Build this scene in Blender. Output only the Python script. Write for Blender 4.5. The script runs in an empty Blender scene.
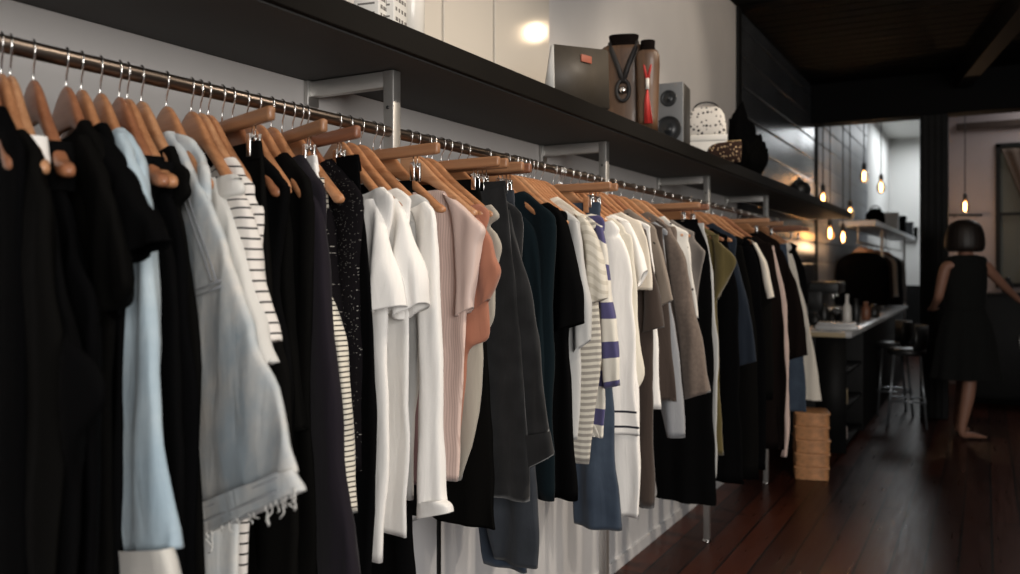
import bpy, bmesh, math, random
from mathutils import Vector, noise
random.seed(7)
C = bpy.context.scene.collection
PI = math.pi
R = math.radians

# ------------------------------------------------------------------ camera numbers
W, H, F = 1020, 574, 850.0
TH = math.atan(475/850.0)
ST, CT = math.sin(TH), math.cos(TH)
CX, CZ = 1.455, 1.35
HY = 268.0
RX, RZ = 0.255, 1.664            # rail axis
KD = F/CT

def depth_on(D, px):             # depth of a line parallel to the wall, D metres left of the camera
    return KD*D/(985.0-px)
def y_on(D, px):
    return (depth_on(D, px) - ST*D)/CT

# ------------------------------------------------------------------ materials
def mat(name, col, rough=.6, metal=0, spec=.5, sheen=0, bump=0, bscale=200, var=0, vscale=6, coat=0, emis=None, estr=0, trans=0, alpha=1):
    m = bpy.data.materials.new(name); m.use_nodes = True
    nt = m.node_tree; b = nt.nodes['Principled BSDF']
    b.inputs['Base Color'].default_value = (*col, 1)
    b.inputs['Roughness'].default_value = rough
    b.inputs['Metallic'].default_value = metal
    b.inputs['Specular IOR Level'].default_value = spec
    b.inputs['Sheen Weight'].default_value = sheen
    b.inputs['Sheen Roughness'].default_value = .5
    b.inputs['Coat Weight'].default_value = coat
    b.inputs['Transmission Weight'].default_value = trans
    b.inputs['Alpha'].default_value = alpha
    if emis:
        b.inputs['Emission Color'].default_value = (*emis, 1); b.inputs['Emission Strength'].default_value = estr
    tc = nt.nodes.new('ShaderNodeTexCoord')
    if bump:
        n = nt.nodes.new('ShaderNodeTexNoise'); n.inputs['Scale'].default_value = bscale; n.inputs['Detail'].default_value = 3
        nt.links.new(tc.outputs['Object'], n.inputs['Vector'])
        bp = nt.nodes.new('ShaderNodeBump'); bp.inputs['Strength'].default_value = bump; bp.inputs['Distance'].default_value = .001
        nt.links.new(n.outputs['Fac'], bp.inputs['Height']); nt.links.new(bp.outputs['Normal'], b.inputs['Normal'])
        if sheen:
            mp = nt.nodes.new('ShaderNodeMapping'); mp.inputs['Scale'].default_value = (22,22,5); nt.links.new(tc.outputs['Object'], mp.inputs[0])
            n3 = nt.nodes.new('ShaderNodeTexNoise'); n3.inputs['Scale'].default_value = 1; n3.inputs['Detail'].default_value = 3; n3.inputs['Distortion'].default_value = .8
            nt.links.new(mp.outputs[0], n3.inputs['Vector'])
            b2 = nt.nodes.new('ShaderNodeBump'); b2.inputs['Strength'].default_value = .35; b2.inputs['Distance'].default_value = .010
            nt.links.new(n3.outputs['Fac'], b2.inputs['Height']); nt.links.new(b2.outputs['Normal'], bp.inputs['Normal'])
    if var:
        n2 = nt.nodes.new('ShaderNodeTexNoise'); n2.inputs['Scale'].default_value = vscale; n2.inputs['Detail'].default_value = 4
        nt.links.new(tc.outputs['Object'], n2.inputs['Vector'])
        mr = nt.nodes.new('ShaderNodeMapRange'); mr.inputs[1].default_value = .3; mr.inputs[2].default_value = .7
        mr.inputs[3].default_value = 1-var; mr.inputs[4].default_value = 1+var
        nt.links.new(n2.outputs['Fac'], mr.inputs[0])
        vm = nt.nodes.new('ShaderNodeVectorMath'); vm.operation = 'SCALE'; vm.inputs[0].default_value = col
        nt.links.new(mr.outputs[0], vm.inputs['Scale']); nt.links.new(vm.outputs[0], b.inputs['Base Color'])
    return m

def math_node(nt, op, a, b=None, c=None):
    n = nt.nodes.new('ShaderNodeMath'); n.operation = op
    for i, v in enumerate((a, b, c)):
        if v is None: continue
        if isinstance(v, (int, float)): n.inputs[i].default_value = v
        else: nt.links.new(v, n.inputs[i])
    return n.outputs[0]
def uvm(nt):
    u = nt.nodes.new('ShaderNodeUVMap'); s = nt.nodes.new('ShaderNodeSeparateXYZ'); nt.links.new(u.outputs[0], s.inputs[0])
    return s.outputs[0], s.outputs[1], u.outputs[0]
def mixc(nt, fac, a, b):
    m = nt.nodes.new('ShaderNodeMix'); m.data_type = 'RGBA'
    nt.links.new(fac, m.inputs[0])
    for sock, v in ((m.inputs[6], a), (m.inputs[7], b)):
        if isinstance(v, tuple): sock.default_value = (*v, 1)
        else: nt.links.new(v, sock)
    return m.outputs[2]
def striped(name, base, line, period, width, axis='v', wob=.0, offs=0., **kw):
    m = mat(name, base, rough=.9, sheen=(.2 if max(base) > .1 else .0), spec=(.2 if max(base) > .1 else .03), bump=.15, **kw); nt = m.node_tree
    u, v, uv = uvm(nt)
    a = v if axis == 'v' else u
    if wob:
        a = math_node(nt, 'ADD', a, math_node(nt, 'MULTIPLY', math_node(nt, 'SINE', math_node(nt, 'MULTIPLY', u if axis == 'v' else v, 60.)), wob))
    f = math_node(nt, 'FRACT', math_node(nt, 'DIVIDE', math_node(nt, 'ADD', a, 10.+offs), period))
    f = math_node(nt, 'LESS_THAN', f, width)
    nt.links.new(mixc(nt, f, base, line), nt.nodes['Principled BSDF'].inputs['Base Color'])
    return m
def dotted(name, base, dot, scale, size):
    m = mat(name, base, rough=.9, sheen=(.2 if max(base) > .1 else .0), spec=(.2 if max(base) > .1 else .03), bump=.15); nt = m.node_tree
    u, v, uv = uvm(nt)
    vo = nt.nodes.new('ShaderNodeTexVoronoi'); vo.inputs['Scale'].default_value = scale; vo.inputs['Randomness'].default_value = .6
    nt.links.new(uv, vo.inputs['Vector'])
    f = math_node(nt, 'LESS_THAN', vo.outputs['Distance'], size)
    nt.links.new(mixc(nt, f, base, dot), nt.nodes['Principled BSDF'].inputs['Base Color'])
    return m
def denim(name, dark, light, seams=False):
    m = mat(name, dark, rough=.9, sheen=.1, bump=.3, bscale=500); nt = m.node_tree
    u, v, uv = uvm(nt)
    n = nt.nodes.new('ShaderNodeTexNoise'); n.inputs['Scale'].default_value = 7; n.inputs['Detail'].default_value = 6; n.inputs['Roughness'].default_value = .6
    nt.links.new(uv, n.inputs['Vector'])
    mr = nt.nodes.new('ShaderNodeMapRange'); mr.inputs[1].default_value = .35; mr.inputs[2].default_value = .65
    nt.links.new(n.outputs['Fac'], mr.inputs[0])
    nt.links.new(mixc(nt, mr.outputs[0], dark, light), nt.nodes['Principled BSDF'].inputs['Base Color'])
    return m
def fabric(name, col, **kw):
    k = dict(rough=.92, sheen=.25, bump=.25, bscale=350, spec=(.03 if max(col) < .03 else .2)); k.update(kw)
    return mat(name, col, **k)

M = {}
M['black'] = fabric('black_cotton', (.0028,.0028,.003), sheen=.0)
M['black2'] = fabric('black_wool', (.0042,.0040,.0037), sheen=.0)
M['black3'] = fabric('soft_black_jersey', (.0022,.0022,.0025), sheen=.0)
M['espresso'] = fabric('espresso_cloth', (.0065,.0045,.004), sheen=.0)
M['navy'] = fabric('navy_suiting', (.016,.0135,.018), sheen=.05)
M['teal'] = fabric('dark_teal_cloth', (.006,.011,.014), sheen=.03)
M['slate'] = fabric('slate_blue_cloth', (.016,.022,.033), sheen=.05)
M['charcoal'] = fabric('charcoal_denim', (.014,.0145,.0155), var=.25, vscale=20)
M['darkjean'] = denim('dark_denim', (.014,.018,.025), (.030,.036,.046))
M['jean'] = denim('mid_blue_denim', (.020,.034,.058), (.040,.060,.092))
M['palejean'] = denim('pale_washed_denim', (.38,.45,.50), (.70,.67,.62))
M['chambray'] = denim('pale_blue_chambray', (.36,.47,.55), (.50,.60,.66))
M['white'] = fabric('white_cotton', (.84,.82,.79))
M['cream'] = fabric('cream_cotton', (.72,.66,.57))
M['cuffwhite'] = fabric('ivory_cuff_cloth', (.66,.64,.59))
M['offwhite'] = fabric('off_white_linen', (.66,.65,.62), bump=.5)
M['greywhite'] = fabric('pale_grey_jersey', (.50,.50,.49))
M['pink'] = striped('textured_pale_pink_cloth', (.68,.52,.46), (.56,.41,.36), .007, .35, 'u', wob=.0015)
M['satinpink'] = mat('satin_pale_pink', (.62,.48,.43), rough=.5, sheen=.2)
M['mauve'] = fabric('mauve_cloth', (.22,.13,.13))
M['rust'] = fabric('rust_cloth', (.36,.15,.095))
M['khaki'] = fabric('grey_khaki_cloth', (.36,.33,.28))
M['brown'] = fabric('brown_cloth', (.042,.030,.025))
M['taupe'] = fabric('taupe_wool', (.135,.105,.088), var=.15, vscale=80)
M['grey'] = fabric('warm_grey_cloth', (.17,.152,.14))
M['greyblue'] = fabric('grey_blue_cloth', (.24,.25,.27))
M['olive'] = fabric('olive_cloth', (.10,.078,.028))
M['mustard'] = fabric('mustard_cloth', (.28,.16,.03))
M['palepink'] = fabric('pale_pink_cloth', (.55,.42,.37))
M['greenish'] = fabric('dark_green_cloth', (.05,.055,.03))
M['bwstripe'] = striped('black_stripe_on_white', (.74,.70,.66), (.012,.012,.014), .0165, .19, 'v', wob=.002)
M['finestripe'] = striped('fine_black_stripe_on_cream', (.68,.64,.55), (.04,.035,.03), .0092, .30, 'v')
M['greystripe'] = striped('grey_stripe_on_cream', (.60,.57,.50), (.30,.28,.25), .018, .5, 'v', wob=.002)
M['bluestripe'] = striped('wide_violet_blue_stripe', (.70,.67,.60), (.075,.070,.17), .115, .42, 'v')
M['cable'] = striped('cream_cable_knit', (.66,.62,.54), (.54,.50,.42), .03, .4, 'v', wob=.012)
M['lines'] = striped('white_with_black_hem_lines', (.78,.76,.74), (.03,.03,.04), .065, .06, 'v', offs=.02)
def hem_lines(name):      # two thin lines at fixed heights above the hem, by object height
    m = fabric(name, (.84,.82,.79)); nt = m.node_tree
    tc = nt.nodes.new('ShaderNodeTexCoord'); sp = nt.nodes.new('ShaderNodeSeparateXYZ'); nt.links.new(tc.outputs['Object'], sp.inputs[0])
    f = None
    for z in HEMZ:
        g = math_node(nt, 'COMPARE', sp.outputs[2], z, .0035)
        f = g if f is None else math_node(nt, 'MAXIMUM', f, g)
    nt.links.new(mixc(nt, f, (.84,.82,.79), (.02,.02,.03)), nt.nodes['Principled BSDF'].inputs['Base Color'])
    return m
HEMZ = [CZ-(py-HY)*(KD*(CX-RX)/(985.0-558)-.12)/F-RZ for py in (411, 426)]
M['hemlines'] = hem_lines('white_with_two_hem_lines')
M['taupedot'] = dotted('taupe_with_dark_dots', (.21,.175,.145), (.02,.018,.015), 28, .17)
M['whitedot'] = dotted('white_with_dark_dots', (.66,.64,.60), (.05,.04,.04), 34, .16)
M['creamdot'] = dotted('cream_with_faint_dots', (.68,.64,.55), (.30,.26,.2), 22, .18)
M['sparkle'] = dotted('black_with_silver_flecks', (.007,.006,.007), (.30,.29,.27), 240, .16)
M['steel'] = mat('brushed_steel', (.62,.60,.58), rough=.28, metal=1)
M['chrome'] = mat('chrome_wire', (.80,.78,.76), rough=.18, metal=1)
M['bronze'] = mat('dark_bronze_rail', (.20,.165,.14), rough=.33, metal=1)
M['bar_post'] = mat('satin_steel_post', (.55,.54,.52), rough=.42, metal=.85)
M['blackplastic'] = mat('black_plastic', (.015,.015,.015), rough=.4)

def wood_mat(name, a, b, scale=(3,60,60), rough=.42):
    m = mat(name, a, rough=rough, coat=.15); nt = m.node_tree
    tc = nt.nodes.new('ShaderNodeTexCoord'); mp = nt.nodes.new('ShaderNodeMapping'); mp.inputs['Scale'].default_value = scale
    nt.links.new(tc.outputs['Object'], mp.inputs[0])
    n = nt.nodes.new('ShaderNodeTexNoise'); n.inputs['Scale'].default_value = 1.5; n.inputs['Detail'].default_value = 5; n.inputs['Distortion'].default_value = .4
    nt.links.new(mp.outputs[0], n.inputs['Vector'])
    mr = nt.nodes.new('ShaderNodeMapRange'); mr.inputs[1].default_value = .3; mr.inputs[2].default_value = .7
    nt.links.new(n.outputs['Fac'], mr.inputs[0])
    nt.links.new(mixc(nt, mr.outputs[0], a, b), nt.nodes['Principled BSDF'].inputs['Base Color'])
    return m
M['wood0'] = wood_mat('beech_hanger_wood', (.36,.155,.068), (.50,.245,.118))
M['wood1'] = wood_mat('reddish_hanger_wood', (.25,.095,.045), (.36,.155,.075))
M['wood2'] = wood_mat('pale_hanger_wood', (.42,.20,.095), (.57,.31,.165))
M['barwood'] = wood_mat('hanger_bar_wood', (.24,.11,.052), (.36,.185,.095))
M['barwood_dark'] = wood_mat('dark_hanger_bar_wood', (.17,.065,.035), (.26,.11,.06))

# ------------------------------------------------------------------ object helpers
def link(o, parent=None):
    C.objects.link(o)
    if parent: o.parent = parent
    return o
def tag(o, label, cat, group=None, kind=None):
    if label: o['label'] = label
    if cat: o['category'] = cat
    if group: o['group'] = group
    if kind: o['kind'] = kind
    return o
def empty(name, loc, label, cat, group=None, rz=0):
    o = bpy.data.objects.new(name, None); o.empty_display_size = .05
    o.location = loc; o.rotation_euler = (0,0,rz); link(o)
    return tag(o, label, cat, group)
def mesh(name, bm, m, parent=None, smooth=True, loc=None, rz=None):
    me = bpy.data.meshes.new(name); bm.normal_update(); bm.to_mesh(me); bm.free()
    if smooth:
        for p in me.polygons: p.use_smooth = True
    ms = m if isinstance(m, (list, tuple)) else [m]
    for x in ms: me.materials.append(x)
    o = bpy.data.objects.new(name, me); link(o, parent)
    if loc: o.location = loc
    if rz is not None: o.rotation_euler = (0,0,rz)
    return o
def box(bm, x0, x1, y0, y1, z0, z1, bev=0.0, mi=0, rot=0, piv=None):
    vs = [bm.verts.new((x, y, z)) for z in (z0, z1) for y in (y0, y1) for x in (x0, x1)]
    fs = [(0,2,3,1),(4,5,7,6),(0,1,5,4),(2,6,7,3),(0,4,6,2),(1,3,7,5)]
    ff = [bm.faces.new([vs[i] for i in f]) for f in fs]
    for f in ff: f.material_index = mi
    if bev:
        es = list({e for f in ff for e in f.edges})
        r = bmesh.ops.bevel(bm, geom=es, offset=bev, segments=2, affect='EDGES', profile=.5)
        vs = [v for v in r['verts']] + [v for v in vs if v.is_valid]
        for f in r['faces']: f.material_index = mi
    if rot:
        piv = piv or ((x0+x1)/2, (y0+y1)/2, 0)
        c, s = math.cos(rot), math.sin(rot)
        for v in {v for v in vs if v.is_valid}:
            dx, dy = v.co.x-piv[0], v.co.y-piv[1]
            v.co.x, v.co.y = piv[0]+c*dx-s*dy, piv[1]+s*dx+c*dy
def sweep(bm, pts, rad, n=10, cap=True, mi=0):
    """round tube through pts; rad number or list"""
    pts = [Vector(p) for p in pts]; rings = []
    up = None
    for i, p in enumerate(pts):
        t = (pts[min(i+1, len(pts)-1)] - pts[max(i-1, 0)]).normalized()
        if up is None:
            up = Vector((0,0,1)) if abs(t.z) < .9 else Vector((1,0,0))
        a = t.cross(up).normalized(); up = a.cross(t).normalized()
        r = rad[i] if isinstance(rad, (list, tuple)) else rad
        rings.append([bm.verts.new(p + r*(math.cos(2*PI*k/n)*a + math.sin(2*PI*k/n)*up)) for k in range(n)])
    for i in range(len(rings)-1):
        for k in range(n):
            f = bm.faces.new((rings[i][k], rings[i][(k+1)%n], rings[i+1][(k+1)%n], rings[i+1][k])); f.material_index = mi
    if cap:
        for rg in (rings[0][::-1], rings[-1]):
            f = bm.faces.new(rg); f.material_index = mi
    return rings
def lathe(bm, prof, n=24, c=(0,0,0), mi=0, cap=True):
    rings = []
    for r, z in prof:
        rings.append([bm.verts.new((c[0]+r*math.cos(2*PI*k/n), c[1]+r*math.sin(2*PI*k/n), c[2]+z)) for k in range(n)])
    for i in range(len(rings)-1):
        for k in range(n):
            f = bm.faces.new((rings[i][k], rings[i][(k+1)%n], rings[i+1][(k+1)%n], rings[i+1][k])); f.material_index = mi
    if cap:
        if prof[0][0] > 1e-4: bm.faces.new(rings[0][::-1]).material_index = mi
        if prof[-1][0] > 1e-4: bm.faces.new(rings[-1]).material_index = mi
def crom(p, t):
    n = len(p)-1; x = max(0, min(n-1e-6, t*n)); i = int(x); f = x-i
    a, b, c, d = p[max(i-1,0)], p[i], p[i+1], p[min(i+2, n)]
    out = []
    for k in range(len(b)):
        out.append(.5*(2*b[k] + (c[k]-a[k])*f + (2*a[k]-5*b[k]+4*c[k]-d[k])*f*f + (3*b[k]-a[k]-3*c[k]+d[k])*f**3))
    return out

# ------------------------------------------------------------------ the hanging plane of a garment
class Plane:
    def __init__(s, hook, phi):
        s.phi = R(phi); s.d0 = KD*(CX-RX)/(985.0-hook); s.y0 = (s.d0 - ST*(CX-RX))/CT
        s.r0 = (hook-510)/F*s.d0
        s.c = math.cos(TH+s.phi); s.s = math.sin(TH+s.phi)
    def L(s, px):
        k = (px-510)/F
        return (k*s.d0 - s.r0)/(s.c + k*s.s)
    def z(s, L, py):
        return CZ - (py-HY)*(s.d0 - s.s*L)/F
    def pt(s, px, py):
        L = s.L(px); return L, s.z(L, py)

def cloth(name, P, rows, thick, m, parent, noff=0., fold=.006, freq=45, seed=0, scoop=0., nu=44, nv=40, tight=False, flare=0., v0=0., wr=.0035):
    """flattened cloth tube hanging in the plane P (local x = along the hanger, -y = towards the shop front).
    rows: (L_back, z_back, L_front, z_front) from top to hem"""
    bm = bmesh.new(); uvl = bm.loops.layers.uv.new('UVMap')
    rnd = random.Random(seed*13+5); ph = rnd.uniform(0, 6.28); ph2 = rnd.uniform(0, 6.28); sk = rnd.uniform(-.6, .6)
    nv = max(10, nv); grid = []; vl = []; acc = v0; prev = None
    for j in range(nv+1):
        t = j/nv; Lb, zb, Lf, zf = crom(rows, t)
        cz = (zb+zf)/2; cl = (Lb+Lf)/2
        if prev is not None: acc += math.hypot(cz-prev[1], (cl-prev[0])*.5)
        prev = (cl, cz); vl.append(acc)
        hw = max(.004, (Lf-Lb)/2); mid = cl
        tt = thick[0] + (thick[1]-thick[0])*min(1, t*1.6)
        amp = fold*(.25+.75*t) if not tight else fold
        ring = []
        for i in range(nu):
            a = 2*PI*i/nu; ca, sa = math.cos(a), math.sin(a)
            l = math.copysign(abs(ca)**.85, ca); n = math.copysign(abs(sa)**.65, sa)
            Lx = mid + hw*l
            zz = cz + (zf-zb)/2*l
            if scoop:
                zz -= scoop*(1-l*l)*max(0, 1-t*5)
            fx = math.sin(freq*Lx + ph + sk*2*t) + .6*math.sin(freq*1.9*Lx + ph2 - sk*3*t)
            nn = -(n*tt/2) + amp*fx*(1-.35*abs(l)) + noff - .006*min(1.2, abs(Lx)/.22)**2*max(0, 1-t*1.3)
            q = Vector((Lx*14+seed*3.1, nn*20, zz*5)); w = noise.noise(q)*wr*(1+t) + noise.noise(q*2.7)*wr*.5
            Lx += w*1.4*(1 if l > 0 else .5) + flare*math.sin(zz*40+ph)*t
            nn += w
            ring.append((Lx, nn, zz))
        grid.append(ring)
    V = [[bm.verts.new(p) for p in r] for r in grid]
    W_ = [abs(rows[0][2]-rows[0][0])]
    def uvq(f, us, vs):
        for lp, u, v in zip(f.loops, us, vs): lp[uvl].uv = (u, v)
    for j in range(nv):
        for i in range(nu):
            k = (i+1) % nu
            f = bm.faces.new((V[j][i], V[j+1][i], V[j+1][k], V[j][k]))
            us = []
            for (jj, ii) in ((j,i),(j+1,i),(j+1,k),(j,k)):
                us.append(grid[jj][ii][0])
            uvq(f, us, (vl[j], vl[j+1], vl[j+1], vl[j]))
    # turned-in hem and a floor of shadow inside the tube
    last = V[-1]; cxm = sum(v.co.x for v in last)/nu; cym = sum(v.co.y for v in last)/nu; czm = sum(v.co.z for v in last)/nu
    inn = [bm.verts.new((cxm+(v.co.x-cxm)*.97, cym+(v.co.y-cym)*.7, v.co.z+.004)) for v in last]
    up = V[max(0, nv-max(2, int(nv*.12)))]; ux = sum(v.co.x for v in up)/nu; uy = sum(v.co.y for v in up)/nu
    inn2 = [bm.verts.new((ux+(v.co.x-ux)*.85, uy+(v.co.y-uy)*.45, v.co.z)) for v in up]
    for i in range(nu):
        k = (i+1) % nu
        uvq(bm.faces.new((last[i], inn[i], inn[k], last[k])), [v.co.x for v in (last[i], inn[i], inn[k], last[k])], (acc,)*4)
        uvq(bm.faces.new((inn[i], inn2[i], inn2[k], inn[k])), [v.co.x for v in (inn[i], inn2[i], inn2[k], inn[k])], (acc,)*4)
    uvq(bm.faces.new(inn2), [v.co.x for v in inn2], (acc,)*nu)
    return mesh(name, bm, m, parent)

GARM = []
BACK = .232
def gspace(hook):  # free thickness at this hook
    return 0.03

def edge_rows(P, edge, zfix=None):
    pts = [P.pt(*e) for e in edge]
    mb = BACK/math.cos(P.phi)
    out = []
    for L, z in pts:
        L = max(.01, L)
        out.append((-min(mb, L*.97), z, L, z))
    return out
def auto_edge(P, hem):
    """shoulder line lying on a hanger, straight sides down to the hem pixel row"""
    zh = P.z(.2, hem)
    e = [(.12, 1.556), (.15, 1.537), (.185, 1.514), (.208, 1.500), (.222, 1.482), (.224, 1.45), (.218, 1.36)]
    for t in (.25, .5, .75, 1): e.append((.214+.004*t, 1.36+(zh-1.36)*t))
    mb = BACK/math.cos(P.phi)
    return [(-min(mb, L), z, L, z) for L, z in e]
def over_arm(rows):
    dense = []
    for a, b in zip(rows, rows[1:]):
        n = max(1, int(abs(a[3]-b[3])/.015)) if b[3] > 1.40 else 1
        for k in range(n): dense.append(tuple(a[i]+(b[i]-a[i])*k/n for i in range(4)))
    dense.append(rows[-1]); out = []
    for Lb, zb, Lf, zf in dense:
        if 1.452 < zf < 1.56:
            Lm = .10
            while Lm < .232 and arm_z(Lm)+.014 > zf: Lm += .004
            Lm = min(Lm+.008, .219); Lf = max(Lf, Lm); Lb = min(Lb, -min(Lm, .232))
        out.append((Lb, zb, Lf, zf))
    return out
def slv_rows(P, rows):
    out = []
    for xl, yl, xr, yr in rows:
        a = P.pt(xl, yl); b = P.pt(xr, yr)
        out.append((a[0], a[1], b[0], b[1]))
    return out

def garment(hook, phi, name, label, cat, m, body=None, hem=None, slv=None, cuff=None, straps=None, th=(.030,.034), sm=None, noff=.012,
            scoop=.02, fold=.011, freq=38, grp=None, sleeve_th=(.018,.034), cm=None, sfold=.004, waist=None, hang='shirt', short=None, wood=0, swr=.0035, bname='torso', bpx=None):
    P = Plane(hook, phi); seed = len(GARM)+1
    root = empty(name, (RX, P.y0, RZ), label, cat, grp, -P.phi)
    base = RZ
    def loc(rows): return [(a, b-base, c, d-base) for a, b, c, d in rows]
    m_ = M[m]
    if body or hem:
        rows = edge_rows(P, body) if body else auto_edge(P, hem)
        if not waist and not straps and max(q[2] for q in rows) > .19: rows = over_arm(rows)
        if bpx:
            z0, z1 = rows[0][3], rows[-1][3]; Lt = P.L(bpx)
            rows = [(a+(min(Lt, c-.03)-a)*min(1, max(0, (z0-d)/(z0-z1)*1.5-.3)), b, c, d) for a, b, c, d in rows]
        if waist: th = (.014, th[1])
        if waist: bname = 'trouser_legs' if cat == 'trousers' else 'panel'
        tor = cloth(bname, P, loc(rows), th, m_, root, fold=fold, freq=freq, seed=seed, scoop=scoop)
        if waist:
            r0 = rows[0]
            top = [(r0[0]-.002, r0[1]+.012, r0[2]+.002, r0[3]+.012), (r0[0]-.003, r0[1]-.018, r0[2]+.002, r0[3]-.018)]
            cloth('waistband', P, loc(top), (th[0]+.006, th[0]+.008), m_, root, fold=.001, seed=seed, nv=10, wr=.001, v0=.5)
    if slv:
        rows = slv_rows(P, slv)
        # the nearer sleeve (towards the aisle) and its twin against the wall
        cloth('sleeve', P, loc(rows), sleeve_th, M[sm or m], root, noff=-noff, fold=sfold, freq=70, seed=seed+50, nu=36, wr=swr)
        Wd = min(.06, abs(rows[-1][2]-rows[-1][0]))
        zt = rows[0][1]; zb = max(rows[-1][1], 0.6)
        mb = (BACK+.002)/math.cos(P.phi)
        back = [(-mb, 1.47, -mb+.02, 1.50), (-mb, 1.40, -mb+.045, 1.42), (-mb, (1.4+zb)/2, -mb+Wd, (1.4+zb)/2), (-mb, zb, -mb+Wd, zb)]
        cloth('sleeve', P, loc(back), sleeve_th, M[sm or m], root, noff=-noff, fold=sfold, seed=seed+90, nu=20, nv=16, wr=.001)
        if cuff:
            cloth('cuff', P, loc(slv_rows(P, cuff)), (sleeve_th[1]+.004, sleeve_th[1]+.008), M[cm or sm or m], root, noff=-noff, fold=.002, seed=seed+120, nv=12, nu=36, wr=.002)
    if straps:
        ztop = (edge_rows(P, body)[0][3] if body else 1.47)
        for sg in (1, -1):
            Ls = straps[0]; zs = arm_z(Ls)+.012
            if straps[1] == 'white': ztop = arm_z(Ls)-.012
            rr = [(sg*Ls-.010, zs, sg*Ls+.010, zs), (sg*Ls-.011, zs-.02, sg*Ls+.011, zs-.02), (sg*Ls-.009, ztop-.01, sg*Ls+.011, ztop-.01)]
            cloth('strap', P, loc(rr), (.034, .034), M[straps[1]], root, fold=.0, seed=seed, nv=14, nu=20, wr=.0)
    GARM.append((hook, phi, 'shirt_full' if straps else hang, wood, short or label, root))
    return root, P

# ------------------------------------------------------------------ hangers
def arm_z(L):
    a = abs(L)
    return 1.592 - .020*(min(a, .06)/.06)**2 - max(0, a-.06)*.70 + (.018 if a > .19 else 0)*((a-.19)/.035 if a > .19 else 0)
def hanger_body(seed, half=.226):
    bm = bmesh.new(); n = 44; ns = 14; rings = []
    for i in range(n+1):
        t = -1+2*i/n; L = half*math.copysign(abs(t)**1.0, t); a = abs(L)
        h = .021*math.exp(-(a/.06)**2)+.0125 - .002*(a/.22)   # half height
        w = .0065 + .004*(a/.22)**2
        yoff = -.006*(a/.22)**2
        if i in (0, n): h *= .45; w *= .5
        elif i in (1, n-1): h *= .85; w *= .85
        zc = arm_z(L)-RZ - .004
        ring = []
        for k in range(ns):
            q = 2*PI*k/ns; cq, sq = math.cos(q), math.sin(q)
            ring.append(bm.verts.new((L, yoff + w*math.copysign(abs(cq)**.7, cq), zc + h*math.copysign(abs(sq)**.7, sq))))
        rings.append(ring)
    for i in range(n):
        for k in range(ns):
            bm.faces.new((rings[i][k], rings[i][(k+1)%ns], rings[i+1][(k+1)%ns], rings[i+1][k]))
    bm.faces.new(rings[0][::-1]); bm.faces.new(rings[-1])
    return bm
def hook_bm(zb):
    bm = bmesh.new(); r = .0150
    pts = [(0,0,zb), (0,0,zb+.012), (.003,0,-.026), (.012,0,-.014)]
    for k in range(0, 11):
        a = R(-18 + k*22); pts.append((r*math.cos(a), 0, r*math.sin(a)))
    sweep(bm, pts, .0017, 8)
    return bm
def bar_bm():
    bm = bmesh.new(); box(bm, -.205, .205, -.0075, .0075, -.075, -.050, bev=.0055); return bm
def clip_bm():
    bm = bmesh.new()
    box(bm, -.007, .007, -.011, -.006, -.128, -.088, bev=.0015)
    box(bm, -.007, .007, .006, .011, -.128, -.088, bev=.0015)
    sweep(bm, [(-.006,0,-.074), (-.006,0,-.090), (-.006,-.009,-.098), (.006,-.009,-.098), (.006,0,-.090), (.006,0,-.074)], .0013, 6)
    sweep(bm, [(-.009,-.0,-.100), (-.004,0,-.094), (.004,0,-.094), (.009,0,-.100)], .003, 6)
    return bm
hb_mesh = {}
def shared(key, name, fn, m):
    if key not in hb_mesh:
        bm = fn(); me = bpy.data.meshes.new(name); bm.normal_update(); bm.to_mesh(me); bm.free()
        for p in me.polygons: p.use_smooth = True
        me.materials.append(m); hb_mesh[key] = me
    return hb_mesh[key]
def child(name, me, parent, loc=(0,0,0)):
    o = bpy.data.objects.new(name, me); link(o, parent); o.location = loc; return o
def shirt_hanger(hook, phi, label, wood, full=False):
    P = Plane(hook, phi)
    r = empty('clothes_hanger', (RX, P.y0, RZ), label, 'hanger', 'wooden hangers along the rail', -P.phi)
    w = 'wood%d' % wood
    child('hanger_body', shared((w, full), 'hanger_body', lambda: hanger_body(wood, {True: .232, False: .207, None: .185}[full]), M[w]), r)
    child('hook', shared('hook', 'hook', lambda: hook_bm(-.052), M['chrome']), r)
    return r
def bar_hanger(hook, phi, label, dark=False, clipL=.135):
    P = Plane(hook, phi)
    r = empty('clip_hanger', (RX, P.y0, RZ), label, 'hanger', 'straight wooden clip hangers along the rail', -P.phi)
    key = 'bar%d' % dark
    child('bar', shared(key, 'bar', bar_bm, M['barwood_dark' if dark else 'barwood']), r)
    child('hook', shared('hookb', 'hook', lambda: hook_bm(-.052), M['chrome']), r)
    for s in (-1, 1):
        child('clip', shared('clip', 'clip', clip_bm, M['chrome']), r, (s*clipL, 0, 0))
    return r

# ------------------------------------------------------------------ the garments, near to far
G = garment
G(-14, 20, 'dress', 'black dress at the left edge of the frame, nearest the camera on the rail', 'dress', 'black3', hem=640, short='nearest black dress', wood=1, scoop=.05)
G(1, 20, 'top', 'black wide-necked top second from the left end, smooth shoulder', 'top', 'black2', body=[(10,138),(25,142),(36,158),(44,180),(50,200),(56,240),(60,300),(62,400),(60,600)], short='second black top from the left', wood=0)
G(10, 20, 'dress', 'long black dress hanging from a white shoulder strap', 'dress', 'black', body=[(40,182),(52,190),(60,250),(72,320),(92,360),(97,400),(85,440),(74,490),(70,600)], straps=(.155,'white'), short='white-strapped black dress', wood=2)
G(33, 20, 'dress', 'black strappy dress whose reddish hanger tip pokes out', 'dress', 'black3', body=[(56,186),(66,196),(78,240),(95,300),(100,400),(97,600)], straps=(.16,'black'), short='black strappy dress with tip poking out', wood=1)
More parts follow.
